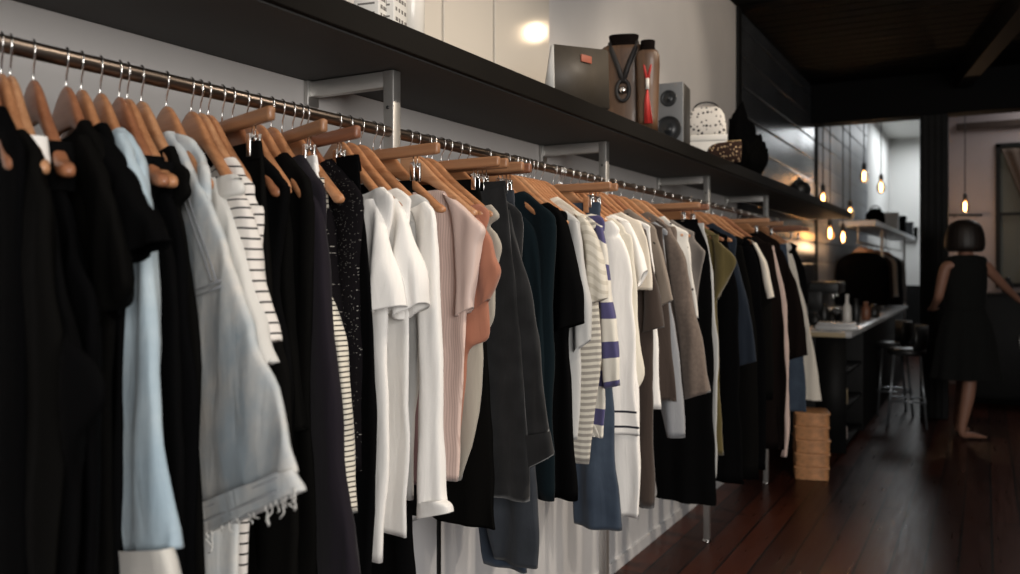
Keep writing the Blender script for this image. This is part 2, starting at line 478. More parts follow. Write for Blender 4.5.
G(66, 20, 't_shirt', 'black T-shirt with a narrow sleeve tip, left of the biggest black sleeve', 't-shirt', 'black2', hem=620,
  slv=[(88,140,98,136),(98,180,118,178),(103,230,134,236),(108,275,142,284),(106,322,124,311)], short='narrower-sleeved black T-shirt', wood=1)
G(81, 20, 't_shirt', 'black T-shirt with a big pointed sleeve in front of the pale blue shirt', 't-shirt', 'black', hem=610,
  slv=[(99,140,108,133),(113,165,130,160),(124,198,150,193),(128,232,165,222),(134,263,173,241)], short='black T-shirt with the big pointed sleeve', wood=0)
G(100, 20, 'shirt', 'pale blue chambray shirt with a turned-up ivory cuff', 'shirt', 'chambray', body=[(114,131),(131,134),(146,165),(153,195),(155,260),(158,400),(160,600)],
  slv=[(120,136,134,134),(134,170,149,166),(140,210,160,214),(127,262,160,266),(121,310,163,310),(120,400,170,400),(121,500,176,498),(123,550,182,548)],
  cuff=[(121,545,184,545),(120,575,188,575),(120,640,190,640)], cm='cuffwhite', short='pale blue chambray shirt', wood=0, sfold=.007)
G(119, 20, 'dress', 'black dress with thin straps right of the pale blue shirt', 'dress', 'black', body=[(152,196),(160,206),(170,240),(178,300),(182,400),(182,600)], straps=(.165,'black'), short='thin-strapped black dress', wood=1)
G(127, 20, 'vest_top', 'black vest top with broad straps just left of the pale denim jacket', 'vest top', 'black3', body=[(166,190),(174,198),(182,240),(188,300),(192,420),(192,600)], straps=(.175,'black'), short='broad-strapped black vest', wood=0)
G(141, 20, 't_shirt', 'black T-shirt mostly hidden behind the pale denim jacket', 't-shirt', 'black2', body=[(158,150),(172,163),(180,185),(187,230),(192,300),(194,400),(195,600)], short='black T-shirt behind the denim jacket', wood=2)
dj, PJ = G(166, 20, 'denim_jacket', 'pale washed denim jacket with a flared sleeve and frayed hem', 'jacket', 'palejean', body=[(170,136),(180,133),(200,175),(215,240),(226,300),(232,400),(232,540),(231,620)],
  slv=[(171,138,179,132),(174,160,196,158),(178,200,217,196),(183,240,231,238),(188,286,248,284),(192,340,266,338),(193,400,285,398),(192,455,301,440),(196,512,307,470)],
  cuff=[(196,509,307,467),(199,522,309,478),(206,537,311,489)], short='pale denim jacket', wood=0, sleeve_th=(.02,.026), sfold=.004, swr=.003, th=(.026,.03))
G(191, 20, 'shirt', 'plain off-white long-sleeved shirt in front of the black-striped tee', 'shirt', 'offwhite', body=[(208,185),(221,178),(234,205),(240,250),(250,300),(254,400)],
  slv=[(210,187,222,178),(216,214,238,210),(222,250,250,248),(236,305,264,308),(258,367,281,362)], short='off-white linen shirt', wood=0)
G(200, 20, 't_shirt', 'white long-sleeved T-shirt with bold black stripes', 't-shirt', 'bwstripe', body=[(214,163),(226,160),(240,176),(252,196),(258,215),(258,300),(256,400),(250,480),(248,600)],
  slv=[(226,170,242,178),(236,205,258,205),(240,240,264,238),(244,290,272,284),(256,346,282,340)], short='black-striped white T-shirt', wood=2)
G(222, 20, 'trousers', 'black tailored trousers clipped on the leftmost straight wooden bar', 'trousers', 'black2', body=[(262,148),(266,200),(273,270),(283,340),(290,400),(296,600)], waist=1, hang='bar', short='leftmost clipped black trousers')
G(232, 20, 'cardigan', 'black cardigan squeezed between the striped tee and the black jacket', 'cardigan', 'black', body=[(246,156),(262,168),(268,200),(275,300),(288,400),(300,600)], short='squeezed black cardigan', wood=1)
G(258, 20, 'jacket', 'black soft jacket with rounded shoulder left of the navy coat', 'jacket', 'black2', hem=640,
  slv=[(264,168,276,160),(274,190,292,188),(278,225,298,224),(280,271,300,272),(284,340,303,340),(292,430,314,430)], short='black soft jacket', wood=0)
G(271, 20, 'coat', 'very dark navy coat reaching below the frame, left of the fine-striped dress', 'coat', 'navy', hem=640,
  slv=[(288,176,299,172),(296,190,312,186),(298,206,325,203),(300,235,328,232),(302,272,331,272),(304,325,337,325),(308,394,345,394),(316,478,350,478),(328,590,366,590)], short='dark navy coat', wood=0, sleeve_th=(.02,.04))
G(282, 25, 'skirt', 'white skirt clipped on the second straight wooden bar', 'skirt', 'white', body=[(317,162),(321,185),(322,203),(323,300),(325,600)], waist=1, hang='bar', short='clipped white skirt')
G(292, 20, 'dress', 'cream dress with fine black stripes and gathered sleeve', 'dress', 'finestripe', body=[(318,170),(325,180),(330,200),(331,300),(334,400),(336,540)],
  slv=[(321,183,330,178),(323,210,332,206),(325,270,333,270),(329,314,340,314),(334,360,352,360),(338,408,357,408),(341,444,355,446),(345,514,359,512)], short='fine-striped cream dress', wood=0)
G(300, 18, 't_shirt', 'black T-shirt with silvery flecks on the sleeve', 't-shirt', 'sparkle', hem=470,
  slv=[(329,200,338,200),(331,215,343,212),(332,243,347,243),(334,278,350,278),(340,330,355,325)], short='black flecked T-shirt', wood=1, noff=.03)
G(306, 20, 'trousers', 'straight black trousers clipped left of the first white T-shirt', 'trousers', 'black3', body=[(360,161),(362,200),(366,240),(369,290),(371,340),(372,420),(370,500),(366,620)], waist=1, hang='bar_dark', short='black trousers left of the white tees')
G(338, 20, 't_shirt', 'long white T-shirt with a rippled short sleeve, left one of the pair', 't-shirt', 'white', body=[(362,190),(377,198),(384,212),(387,250),(389,320),(389,400),(387,480),(384,563)], fold=.007,
  slv=[(366,203,380,199),(369,220,388,215),(370,240,393,236),(371,262,397,260),(372,286,401,284),(374,318,402,306)], short='left white T-shirt', wood=0, sfold=.008, sleeve_th=(.02,.05), bname='torso')
G(349, 17, 't_shirt', 'long white T-shirt with a short sleeve, right one of the pair', 't-shirt', 'white', body=[(382,190),(399,199),(405,212),(408,260),(408,320),(410,400),(407,480),(404,538)], th=(.03,.024), fold=.004,
  slv=[(388,203,402,199),(393,220,412,217),(396,245,419,243),(399,270,426,268),(402,290,428,286),(406,320,427,303)], short='right white T-shirt', wood=0, sfold=.008, sleeve_th=(.02,.05))
G(360, 12, 'blouse', 'sheer white long-sleeved blouse with gathered cuff beside the pink one', 'blouse', 'greywhite', body=[(400,196),(420,203),(424,230),(420,300),(417,400),(414,500)],
  slv=[(417,210,431,202),(420,222,441,214),(421,250,445,242),(420,290,446,282),(421,350,446,350),(423,420,445,420),(424,480,447,482),(425,500,449,500)],
  cuff=[(427,498,448,498),(425,506,453,503),(424,516,454,511)], sm='white', cm='white', short='sheer white blouse', wood=0, sfold=.009)
G(373, 10, 'trousers', 'black trousers with legs showing under the white T-shirts', 'trousers', 'black', body=[(411,186),(414,250),(415,400),(415,620)], waist=1, hang='bar', short='black trousers behind the white tees')
G(380, 10, 'dress', 'dull mauve dress showing as a strip behind the sheer white blouse', 'dress', 'mauve', body=[(412,205),(420,225),(426,300),(427,400),(427,486)], short='mauve dress', wood=0)
G(408, 5, 'blouse', 'pale pink textured blouse with smooth cap sleeve', 'blouse', 'pink', body=[(424,191),(443,190),(455,198),(461,240),(467,300),(466,350),(460,420),(457,482)],
  slv=[(448,194,460,200),(455,208,474,212),(458,222,488,228),(460,250,484,246),(461,285,479,285),(462,316,478,308)], sm='satinpink', short='pale pink blouse', wood=2, sfold=.003)
G(416, 5, 'blouse', 'rust-coloured blouse with a pointed short sleeve', 'blouse', 'rust', body=[(458,205),(476,215),(483,250),(487,300),(487,337),(470,352),(465,400),(462,460)],
  slv=[(466,217,482,218),(472,236,496,238),(474,256,501,256),(474,282,506,273),(477,310,491,300)], short='rust blouse', wood=0)
G(427, 5, 'top', 'grey khaki top peeking out below the rust blouse', 'top', 'khaki', body=[(466,206),(484,217),(498,234),(503,246),(500,262),(494,290),(493,318),(484,339),(483,367),(474,437),(462,480)], short='khaki top', wood=0)
G(432, 5, 'skirt', 'long black flared skirt clipped right of the rust blouse', 'skirt', 'black2', body=[(478,184),(484,220),(487,300),(488,400),(491,480),(498,530)], waist=1, hang='bar', short='black flared skirt', fold=.010)
G(441, 5, 'trousers', 'charcoal denim trousers with straight hem at mid height', 'trousers', 'charcoal', body=[(506,186),(509,215),(513,260),(520,340),(526,430),(527,502)], bpx=490, waist=1, hang='bar', short='charcoal denim trousers')
G(448, 4, 'denim_jacket', 'charcoal denim jacket with a buttoned cuff', 'jacket', 'charcoal', hem=440,
  slv=[(503,206,512,210),(506,222,518,232),(508,250,524,252),(511,289,533,287),(513,338,539,336),(516,382,544,380),(521,440,554,432)],
  cuff=[(520,435,554,430),(523,452,556,444),(527,469,557,454)], short='charcoal denim jacket', wood=0)
G(458, 5, 'trousers', 'dark navy jeans ending lower than the charcoal denim', 'trousers', 'darkjean', body=[(514,195),(526,300),(534,450),(538,568)], bpx=496, waist=1, hang='bar', short='dark navy jeans')
G(466, 5, 'trousers', 'blue jeans showing a faded hem below the navy jeans', 'trousers', 'jean', body=[(512,196),(520,300),(524,450),(527,572)], bpx=486, waist=1, hang='bar_dark', short='faded blue jeans at the bottom')
G(487, 4, 'shirt', 'dark teal shirt just left of the big black sweater', 'shirt', 'teal', hem=500,
  slv=[(514,214,524,215),(522,226,536,228),(526,255,543,255),(530,324,546,324),(532,400,550,400)], short='dark teal shirt', wood=0)
G(506, 4, 'sweater', 'large black sweater with broad dropped sleeve in the middle of the rail', 'sweater', 'black', body=[(532,203),(548,204),(560,216),(566,251),(570,300),(573,400),(576,500)], bpx=541,
  slv=[(546,206,560,208),(553,222,570,224),(555,251,576,251),(557,289,583,287),(560,331,585,323)], short='large black sweater', wood=0, th=(.02,.05), sleeve_th=(.024,.05))
G(514, 4, 'blouse', 'white blouse with a ruffled cuff right of the black sweater', 'blouse', 'greywhite', body=[(560,211),(571,216),(577,228),(580,279),(580,350),(578,400),(577,440)],
  slv=[(566,218,580,222),(572,236,584,238),(576,279,590,279),(578,300,594,302),(576,322,595,324),(574,352,594,340)], short='white ruffled-cuff blouse', wood=2, sfold=.006)
G(522, 3, 'sweater', 'cream cable-knit sweater with three-quarter sleeve', 'sweater', 'cable', hem=330,
  slv=[(578,214,590,220),(584,232,599,236),(588,253,603,258),(590,288,608,288),(591,304,608,298)], short='cream cable-knit sweater', wood=0, sleeve_th=(.024,.04))
G(530, 3, 'shirt', 'long shirt with soft grey and cream stripes', 'shirt', 'greystripe', body=[(576,214),(588,222),(594,250),(597,300),(599,360),(593,420),(588,464)], short='grey and cream striped shirt', wood=0)
G(553, 3, 'jeans', 'mid-blue jeans clipped by the waist with a brown patch', 'trousers', 'jean', body=[(600,206),(603,260),(608,330),(612,400),(616,470),(620,531)], bpx=575, waist=1, hang='bar', short='mid-blue jeans with the brown patch', th=(.016,.04))
G(541, 3, 'sweater', 'cream sweater with wide violet-blue stripes', 'sweater', 'bluestripe', body=[(586,214),(598,222),(601,260),(602,300),(603,400),(604,438)],
  slv=[(594,220,604,226),(600,240,609,246),(602,258,611,262),(603,297,614,297),(604,330,619,330),(606,388,622,385)], short='violet-blue striped sweater', wood=0)
wd_, PWD = G(558, 3, 'dress', 'white straight dress with two thin black lines near the hem', 'dress', 'hemlines', body=[(600,221),(614,229),(625,243),(631,270),(633,301),(636,378),(638,412),(640,436)], short='white dress with hem lines', wood=2)
G(560, 3, 'skirt', 'white skirt with uneven hem showing low beside the mid-blue jeans', 'skirt', 'white', body=[(606,222),(622,240),(632,300),(637,380),(639,450),(640,518)], bpx=616, waist=1, hang='bar', short='white uneven-hem skirt')
G(562, 3, 'blouse', 'cream blouse with faint dots and gathered hem', 'blouse', 'creamdot', body=[(606,218),(622,226),(633,240),(637,280),(639,320),(644,370),(638,390)], short='cream faint-dotted blouse', wood=0)
G(570, 3, 't_shirt', 'white T-shirt with angled short sleeve left of the dark brown tee', 't-shirt', 'white', body=[(610,215),(626,220),(634,240),(637,300),(638,335)],
  slv=[(620,219,632,223),(628,238,640,240),(633,262,646,256),(640,287,650,271)], short='white T-shirt with angled sleeve', wood=0)
G(577, 3, 't_shirt', 'white T-shirt edged in dark green, slim strip behind the others', 't-shirt', 'cream', body=[(622,212),(640,222),(648,240),(651,262),(653,290)], short='green-edged white T-shirt', wood=0)
G(584, 3, 'dress', 'long dark brown T-shirt dress with a wide sleeve', 'dress', 'brown', body=[(630,218),(644,228),(650,270),(652,330),(653,420),(654,508)], bpx=639,
  slv=[(638,226,648,230),(645,255,655,262),(647,295,661,291),(645,332,663,327)], short='dark brown T-shirt dress', wood=1)
G(591, 2, 'tunic', 'long white tunic showing under the dark brown sleeve', 'tunic', 'white', body=[(634,220),(648,232),(654,270),(657,330),(661,409)], short='white tunic', wood=0)
G(598, 2, 'blouse', 'taupe blouse with small dark dots on the sleeve', 'blouse', 'taupedot', hem=330,
  slv=[(646,226,658,232),(652,245,663,252),(657,275,669,275),(661,306,674,300)], short='taupe dotted blouse', wood=0)
G(605, 2, 'shirt', 'brown shirt with narrow sleeve hanging behind the dotted taupe blouse', 'shirt', 'brown', body=[(648,222),(661,234),(668,300),(670,343),(676,402)], short='narrow brown shirt', wood=1)
G(612, 2, 'shirt', 'grey-blue shirt with its sleeve showing low under the taupe coat', 'shirt', 'greyblue', body=[(652,222),(664,240),(671,300),(677,350),(682,390),(684,438)], bpx=668, short='grey-blue shirt', wood=0)
G(621, 2, 'coat', 'taupe wool coat with long straight sleeve', 'coat', 'taupe', body=[(640,212),(658,218),(672,230),(678,260),(682,340),(684,400)],
  slv=[(658,220,672,228),(665,240,682,246),(670,262,688,262),(675,301,694,301),(680,340,703,350),(686,399,711,392)], short='taupe wool coat', wood=0, th=(.02,.05), sleeve_th=(.03,.05))
G(633, 2, 'blouse', 'white blouse with dark dots right of the taupe coat', 'blouse', 'whitedot', body=[(662,216),(680,228),(688,245),(692,265),(696,300),(698,318)], short='white dark-dotted blouse', wood=2)
G(641, 2, 'top', 'warm grey top with pointed kimono sleeve', 'top', 'grey', body=[(668,220),(688,232),(706,253),(700,272),(695,300),(692,330)], short='warm grey kimono top', wood=0)
G(652, 2, 'trousers', 'wide black trousers clipped left of the pale grey ones', 'trousers', 'black', body=[(698,222),(708,250),(712,300),(713,400),(716,490),(715,506)], bpx=655, waist=1, hang='bar', short='wide black trousers')
G(662, 2, 'trousers', 'long pale grey trousers seen edge-on as a narrow strip', 'trousers', 'greywhite', body=[(704,226),(711,256),(716,310),(719,360),(718,420),(716,478)], waist=1, hang='bar_dark', short='pale grey trousers seen edge-on', th=(.014,.02))
G(670, 2, 'blouse', 'olive green blouse with a drooping pointed sleeve', 'blouse', 'olive', body=[(704,226),(716,240),(718,300),(721,400),(724,455)],
  slv=[(712,234,722,243),(716,250,737,260),(716,278,730,278),(715,302,720,298)], short='olive green blouse', wood=0)
G(679, 1, 'dress', 'long black dress right of the olive blouse', 'dress', 'black', body=[(712,228),(728,244),(738,300),(741,400),(743,484)], short='black dress right of the olive blouse', wood=1)
G(688, 1, 'jacket', 'slate blue jacket with a straight sleeve', 'jacket', 'slate', hem=400,
  slv=[(726,244,736,254),(731,275,742,278),(735,300,748,300),(737,330,753,330),(740,366,757,361)], short='slate blue jacket', wood=0)
G(698, 1, 'shirt', 'black shirt with its pale wooden hanger tip showing', 'shirt', 'black2', body=[(728,236),(744,250),(752,300),(757,360),(758,480)], short='black shirt right of the slate jacket', wood=0)
G(706, 1, 'cardigan', 'long black cardigan left of the white-trimmed jacket', 'cardigan', 'black3', body=[(738,238),(754,251),(762,300),(766,400),(765,470)], short='long black cardigan', wood=0)
wt, PW = G(713, 1, 'jacket', 'black jacket with a thin white trim down its edge', 'jacket', 'black2', body=[(744,236),(758,246),(766,262),(771,290),(773,400)], short='white-trimmed black jacket', wood=0)
rows = slv_rows(PW, [(752,240,757,243),(760,258,767,262),(764,280,771,280),(768,299,775,297)])
cloth('trim', PW, [(a,b-RZ,c,d-RZ) for a,b,c,d in rows], (.04,.04), M['cream'], wt, noff=-.012, fold=0, wr=.001)
G(722, 1, 'shirt', 'dark espresso shirt near the far end of the rail', 'shirt', 'espresso', body=[(756,236),(772,246),(778,283),(784,330),(786,380),(784,450)], short='espresso shirt', wood=1)
G(731, 1, 'trousers', 'pale pink trousers hanging low near the far end', 'trousers', 'palepink', body=[(774,248),(784,290),(788,340),(789,380),(789,430),(787,457)], bpx=781, waist=1, hang='bar', short='pale pink trousers')
G(739, 1, 'coat', 'dark brown-black coat with wide sleeve left of the cream coat', 'coat', 'espresso', hem=400,
  slv=[(770,246,783,250),(776,268,792,270),(779,290,799,288),(783,330,805,330),(788,360,808,355)], short='dark brown-black coat', wood=0)
G(747, 1, 'jeans', 'light blue jeans hanging above the stacked baskets', 'trousers', 'jean', body=[(786,246),(797,300),(804,360),(806,412)], waist=1, hang='bar', short='blue jeans above the baskets')
G(753, 1, 'coat', 'cream coat second from the far end of the rail', 'coat', 'cream', body=[(780,243),(793,258),(805,305),(813,339),(820,388),(821,401)], short='cream coat', wood=0)
G(760, 1, 'jacket', 'black short jacket at the far end of the rail', 'jacket', 'black', body=[(782,243),(797,251),(805,275),(808,304)], short='black jacket at the far end', wood=0)

used = []
for hook, phi, hang, wood, short, root in GARM:
    jit = random.uniform(-1.5, 1.5)
    if hang.startswith('shirt'):
        shirt_hanger(hook, phi, 'wooden hanger holding the %s' % short, wood, hang == 'shirt_full')
    else:
        bar_hanger(hook, phi, 'straight wooden bar hanger with clips holding the %s' % short, dark=hang.endswith('dark'))
    used.append(hook)
for hk in (208, 246):
    shirt_hanger(hk, 20, 'bare wooden hanger in the near part of rail among black clothes', 0, None)
for hk in (518, 526, 534):
    shirt_hanger(hk, 3, 'bare wooden hanger among the crowded hangers right of the charcoal jacket', 0 if hk % 4 else 2, None)
for hk in (769, 777):
    bar_hanger(hk, 1, ['bare straight wooden hanger, %s the rail end' % w for w in ('second from', 'last before')][hk == 777], dark=True)

# details carried by single garments
def on(root, P, px, py, off):     # point in garment space
    L, z = P.pt(px, py); return Vector((L, off, z-RZ))
# frayed threads and stitched seams on the pale denim jacket
rnd = random.Random(3)
for px, py, ln in [(208,536,16),(213,534,5),(221,531,12),(224,530,20),(243,522,8),(262,514,6),(268,512,5),(281,505,14),(284,503,18),(291,500,9),(296,498,15),(300,496,7),(306,491,12),(310,488,16),(236,525,5),(252,518,5)]:
    a = on(dj, PJ, px, py-3, -.020); pts = [a]; bm = bmesh.new()
    for k in range(1, 6):
        pts.append(a + Vector((rnd.uniform(-.002,.005)*k*.6, rnd.uniform(-.003,.003), -ln*k/5*.0017)))
    sweep(bm, pts, .0011, 5); mesh('frayed_thread', bm, M['offwhite'], dj)
def seam(path, off):
    pts = []
    for px, py in path:
        p = on(dj, PJ, px, py, 0); pts.append(Vector((p.x, off, p.z)))
    bm = bmesh.new(); sweep(bm, pts, .0013, 6); mesh('seam', bm, M['greyblue'], dj)
for dx in (0, 5): seam([(198+dx,190),(206+dx,212),(215+dx,238),(224+dx,262),(230+dx,280)], -.0275)
for dy in (0, 6): seam([(200,292+dy),(212,290+dy),(226,286+dy),(240,280+dy)], -.0285)
for dy in (0, 5, 18): seam([(200,509+dy),(225,499+dy),(250,489+dy),(275,479+dy),(300,469+dy)], -.0305)
# leather patch on the mid-blue jeans
for hook, phi, hang, wood, short, root in GARM:
    if short == 'mid-blue jeans with the brown patch':
        Pq = Plane(hook, phi); a = on(root, Pq, 588, 206, 0)
        bm = bmesh.new(); box(bm, a.x-.009, a.x+.009, -.016, -.012, a.z-.022, a.z+.028, bev=.001)
        tag(mesh('leather_patch', bm, M['wood0'], root), 'brown leather patch', None)

# ------------------------------------------------------------------ the room
def struct(name, bm, m, smooth=False):
    o = mesh(name, bm, m, smooth=smooth); o['kind'] = 'structure'; return o
DW = CX
YE = y_on(DW, 737)      # where the white shop wall meets the boarded wall
YB = y_on(DW, 811)      # the ceiling beam
YS = 13.0; YBACK = 16.2
def floor_mat():
    m = mat('dark_wood_floor', (.05,.02,.012), rough=.3, coat=0, spec=.11); nt = m.node_tree; b = nt.nodes['Principled BSDF']
    tc = nt.nodes.new('ShaderNodeTexCoord'); mp = nt.nodes.new('ShaderNodeMapping'); mp.inputs['Rotation'].default_value = (0,0,PI/2)
    nt.links.new(tc.outputs['Object'], mp.inputs[0])
    br = nt.nodes.new('ShaderNodeTexBrick'); br.inputs['Scale'].default_value = 1; br.inputs['Brick Width'].default_value = 2.6; br.inputs['Row Height'].default_value = .135
    br.inputs['Mortar Size'].default_value = .0055; br.inputs['Color1'].default_value = (.055,.015,.008,1); br.inputs['Color2'].default_value = (.022,.007,.0045,1)
    br.inputs['Mortar'].default_value = (.004,.003,.003,1); br.offset = .37
    nt.links.new(mp.outputs[0], br.inputs['Vector'])
    mp2 = nt.nodes.new('ShaderNodeMapping'); mp2.inputs['Scale'].default_value = (18,1.2,1); nt.links.new(tc.outputs['Object'], mp2.inputs[0])
    n = nt.nodes.new('ShaderNodeTexNoise'); n.inputs['Scale'].default_value = 2; n.inputs['Detail'].default_value = 5; nt.links.new(mp2.outputs[0], n.inputs['Vector'])
    mr = nt.nodes.new('ShaderNodeMapRange'); mr.inputs[3].default_value = .6; mr.inputs[4].default_value = 1.5; nt.links.new(n.outputs['Fac'], mr.inputs[0])
    vm = nt.nodes.new('ShaderNodeVectorMath'); vm.operation = 'SCALE'; nt.links.new(br.outputs['Color'], vm.inputs[0]); nt.links.new(mr.outputs[0], vm.inputs['Scale'])
    nt.links.new(vm.outputs[0], b.inputs['Base Color'])
    mr2 = nt.nodes.new('ShaderNodeMapRange'); mr2.inputs[3].default_value = .2; mr2.inputs[4].default_value = .42; nt.links.new(n.outputs['Fac'], mr2.inputs[0]); nt.links.new(mr2.outputs[0], b.inputs['Roughness'])
    bp = nt.nodes.new('ShaderNodeBump'); bp.inputs['Strength'].default_value = .4; bp.inputs['Distance'].default_value = .003; bp.invert = True
    nt.links.new(br.outputs['Fac'], bp.inputs['Height']); nt.links.new(bp.outputs['Normal'], b.inputs['Normal'])
    return m
M['floor'] = floor_mat()
M['wallwhite'] = mat('painted_white_wall', (.62,.60,.585), rough=.55, bump=.04, bscale=40, var=.04, vscale=3)
M['lowwall'] = mat('painted_lower_wall', (.60,.60,.61), rough=.5, var=.04, vscale=4)
M['panel'] = mat('glossy_cream_panel', (.64,.59,.52), rough=.09, var=.03, vscale=2)
M['board'] = mat('dark_grey_painted_boards', (.05,.054,.06), rough=.24, var=.25, vscale=2.5)
M['board_lit'] = mat('boards_paled_for_reflected_light', (.22,.235,.255), rough=.5, var=.15, vscale=2.5)  # same boards as the dark ones, reflected light put into a paler colour
M['dark'] = mat('black_painted_wood', (.006,.006,.006), rough=.6, spec=.2, var=.3, vscale=6)
M['darker'] = mat('black_painted_ceiling', (.0028,.0028,.003), rough=.7, spec=.1)
M['shelfdark'] = mat('dark_brown_shelf_board', (.0035,.0028,.0022), rough=.6, spec=.15, var=.2, vscale=8)
M['shelfunder'] = mat('dark_grey_shelf_underside', (.038,.037,.036), rough=.7)
M['mauvewall'] = mat('pale_mauve_wall', (.26,.225,.225), rough=.7, var=.05, vscale=3)
M['rearwhite'] = mat('rear_room_white_wall', (.62,.62,.60), rough=.7)

bm = bmesh.new(); box(bm, 0, 6.2, -3.2, YBACK, -.06, 0); struct('floor', bm, M['floor'])
bm = bmesh.new(); box(bm, -.12, 0, -3.2, YE, 0, 3.8); struct('wall_left', bm, M['wallwhite'])
bm = bmesh.new(); box(bm, .0, .012, -1.0, YE, 0.0, .62)
box(bm, .012, .018, -1.0, YE, .60, .62)
struct('wall_left_lower', bm, M['lowwall'])
bm = bmesh.new()
for y in (y_on(DW-.02, 608), y_on(DW-.02, 440), y_on(DW-.02,690)):
    box(bm, .012, .020, y-.006, y+.006, .0, .60)
struct('trim_1', bm, M['dark'])
bm = bmesh.new(); box(bm, .012, .024, -1.0, YE, 0, .05); struct('baseboard_left', bm, M['lowwall'])
# boarded wall
def boards(name, y0, y1, z0, z1, m, bh=.20, x=0.0):
    bm = bmesh.new(); z = z0; k = 0
    while z < z1-1e-3:
        zt = min(z+bh, z1)
        box(bm, x-.10, x+.0, y0, y1, z+.003, zt-.003, bev=.009)
        z = zt; k += 1
    box(bm, x-.12, x-.012, y0, y1, z0, z1)
    return struct(name, bm, m)
boards('wall_left_boarded', YE, YB+.3, 0, 3.15, M['board'])
boards('wall_left_rear', YB+.3, YS, 0, 3.5, M['board_lit'])
bm = bmesh.new(); box(bm, -.12, 0, YS, YBACK+.1, 0, 3.8); struct('wall_left_far', bm, M['rearwhite'])
bm = bmesh.new(); box(bm, -.04, .02, YE-.03, YE+.05, 1.87, 3.6, bev=.004); struct('trim_2', bm, M['dark'])
bm = bmesh.new(); box(bm, -.02, .015, YB+.27, YB+.32, 0, 3.1); struct('trim_3', bm, M['dark'])
# ceilings and beam
bm = bmesh.new(); box(bm, -.1, 6.2, -3.2, YE-.2, 3.7, 3.8); struct('ceiling', bm, M['wallwhite'])
bm = bmesh.new()
y = YE-.2
while y < YB:
    box(bm, 0, 6.2, y+.005, min(y+.16, YB)-.005, 3.10, 3.14, bev=.004); y += .16
box(bm, 0, 6.2, YE-.2, YB, 3.125, 3.2); box(bm, -.1, 6.2, YE-.26, YE-.2, 3.10, 3.75)
struct('ceiling_boarded', bm, M['darker'])
bm = bmesh.new(); box(bm, 0, 6.2, YB, YB+.25, 2.73, 3.15, bev=.008); struct('ceiling_beam', bm, M['darker'])
bm = bmesh.new(); box(bm, -.1, 6.2, YB+.25, YBACK+.1, 3.6, 3.7); struct('ceiling_rear', bm, M['rearwhite'])
bm = bmesh.new(); box(bm, -.1, 6.2, YBACK, YBACK+.1, 0, 3.8); struct('wall_back', bm, M['rearwhite'])
bm = bmesh.new(); box(bm, .0, .95, YBACK-.03, YBACK, 0, 1.05, bev=.004); struct('added_dark_wainscot', bm, M['dark'])  # dark panel added to weaken the white wall's reflection in the floor
bm = bmesh.new(); box(bm, 6.2, 6.3, -3.2, YBACK, 0, 3.8); struct('wall_right', bm, M['dark'])
# diagonal duct under the boarded ceiling
def at(px, py, D=None, d=None, z=None):
    if z is not None: d = F*(CZ-z)/(py-HY)
    elif D is not None: d = depth_on(D, px)
    r = (px-510)/F*d
    return Vector((CX + CT*r - ST*d, ST*r + CT*d, CZ-(py-HY)*d/F))
a = at(1035, -8, z=3.0); b = at(960, 84, z=3.0)
dirv = (b-a).normalized(); side = Vector((dirv.y, -dirv.x, 0))*.06
bm = bmesh.new()
vs = []
for p in (a, b):
    for q in (side, -side):
        for h in (-.06, .10): vs.append(bm.verts.new(p+q+Vector((0,0,h))))
for f in ((0,1,3,2),(4,6,7,5),(0,4,5,1),(2,3,7,6),(0,2,6,4),(1,5,7,3)): bm.faces.new([vs[i] for i in f])
bmesh.ops.recalc_face_normals(bm, faces=bm.faces)
tag(mesh('ceiling_brace', bm, M['dark'], smooth=False), 'black diagonal brace under the boarded ceiling at upper right', 'beam')
# column with vertical mouldings at the doorway, and the wall right of it
xc0 = CX-.515; xc1 = CX-.288
bm = bmesh.new(); box(bm, xc0, xc1, YB, YB+.22, 0, 2.73, bev=.006)
for k in range(4):
    box(bm, xc0+.02+k*.052, xc0+.045+k*.052, YB-.018, YB+.01, 0, 2.73, bev=.006)
struct('column', bm, M['dark'])
# rear right room: pale mauve wall
YM = 11.2
bm = bmesh.new(); box(bm, xc1-.1, 1.58, YM, YM+.1, 0, 3.6); box(bm, 1.58, 6.2, YM, YM+.1, 2.74, 3.6); box(bm, 1.58, 6.2, YM, YM+.1, 0, 1.15); box(bm, 2.9, 6.2, YM, YM+.1, 1.15, 2.74)
struct('wall_back_right', bm, M['mauvewall'])
bm = bmesh.new(); box(bm, xc1-.2, xc1-.1, YB+.22, YM+.1, 0, 3.6); struct('wall_partition', bm, M['mauvewall'])
bm = bmesh.new()
for z in (1.13, 2.72): box(bm, 1.56, 2.92, YM-.03, YM+.02, z, z+.05, bev=.004)
for x in (1.56, 2.87): box(bm, x, x+.05, YM-.03, YM+.02, 1.13, 2.77, bev=.004)
box(bm, 1.60, 2.9, YM-.02, YM+.01, 1.95, 1.98); struct('window_1', bm, M['dark'])
M['dimglass'] = mat('dim_window_glass', (.10,.10,.08), rough=.1)
bm = bmesh.new(); box(bm, 1.60, 2.88, YM+.02, YM+.03, 1.16, 2.73); struct('window_1_pane', bm, M['dimglass'])
bm = bmesh.new(); box(bm, xc1, 4.5, YM-.05, YM, 2.95, 3.03, bev=.01); struct('trim_4', bm, M['brown'])
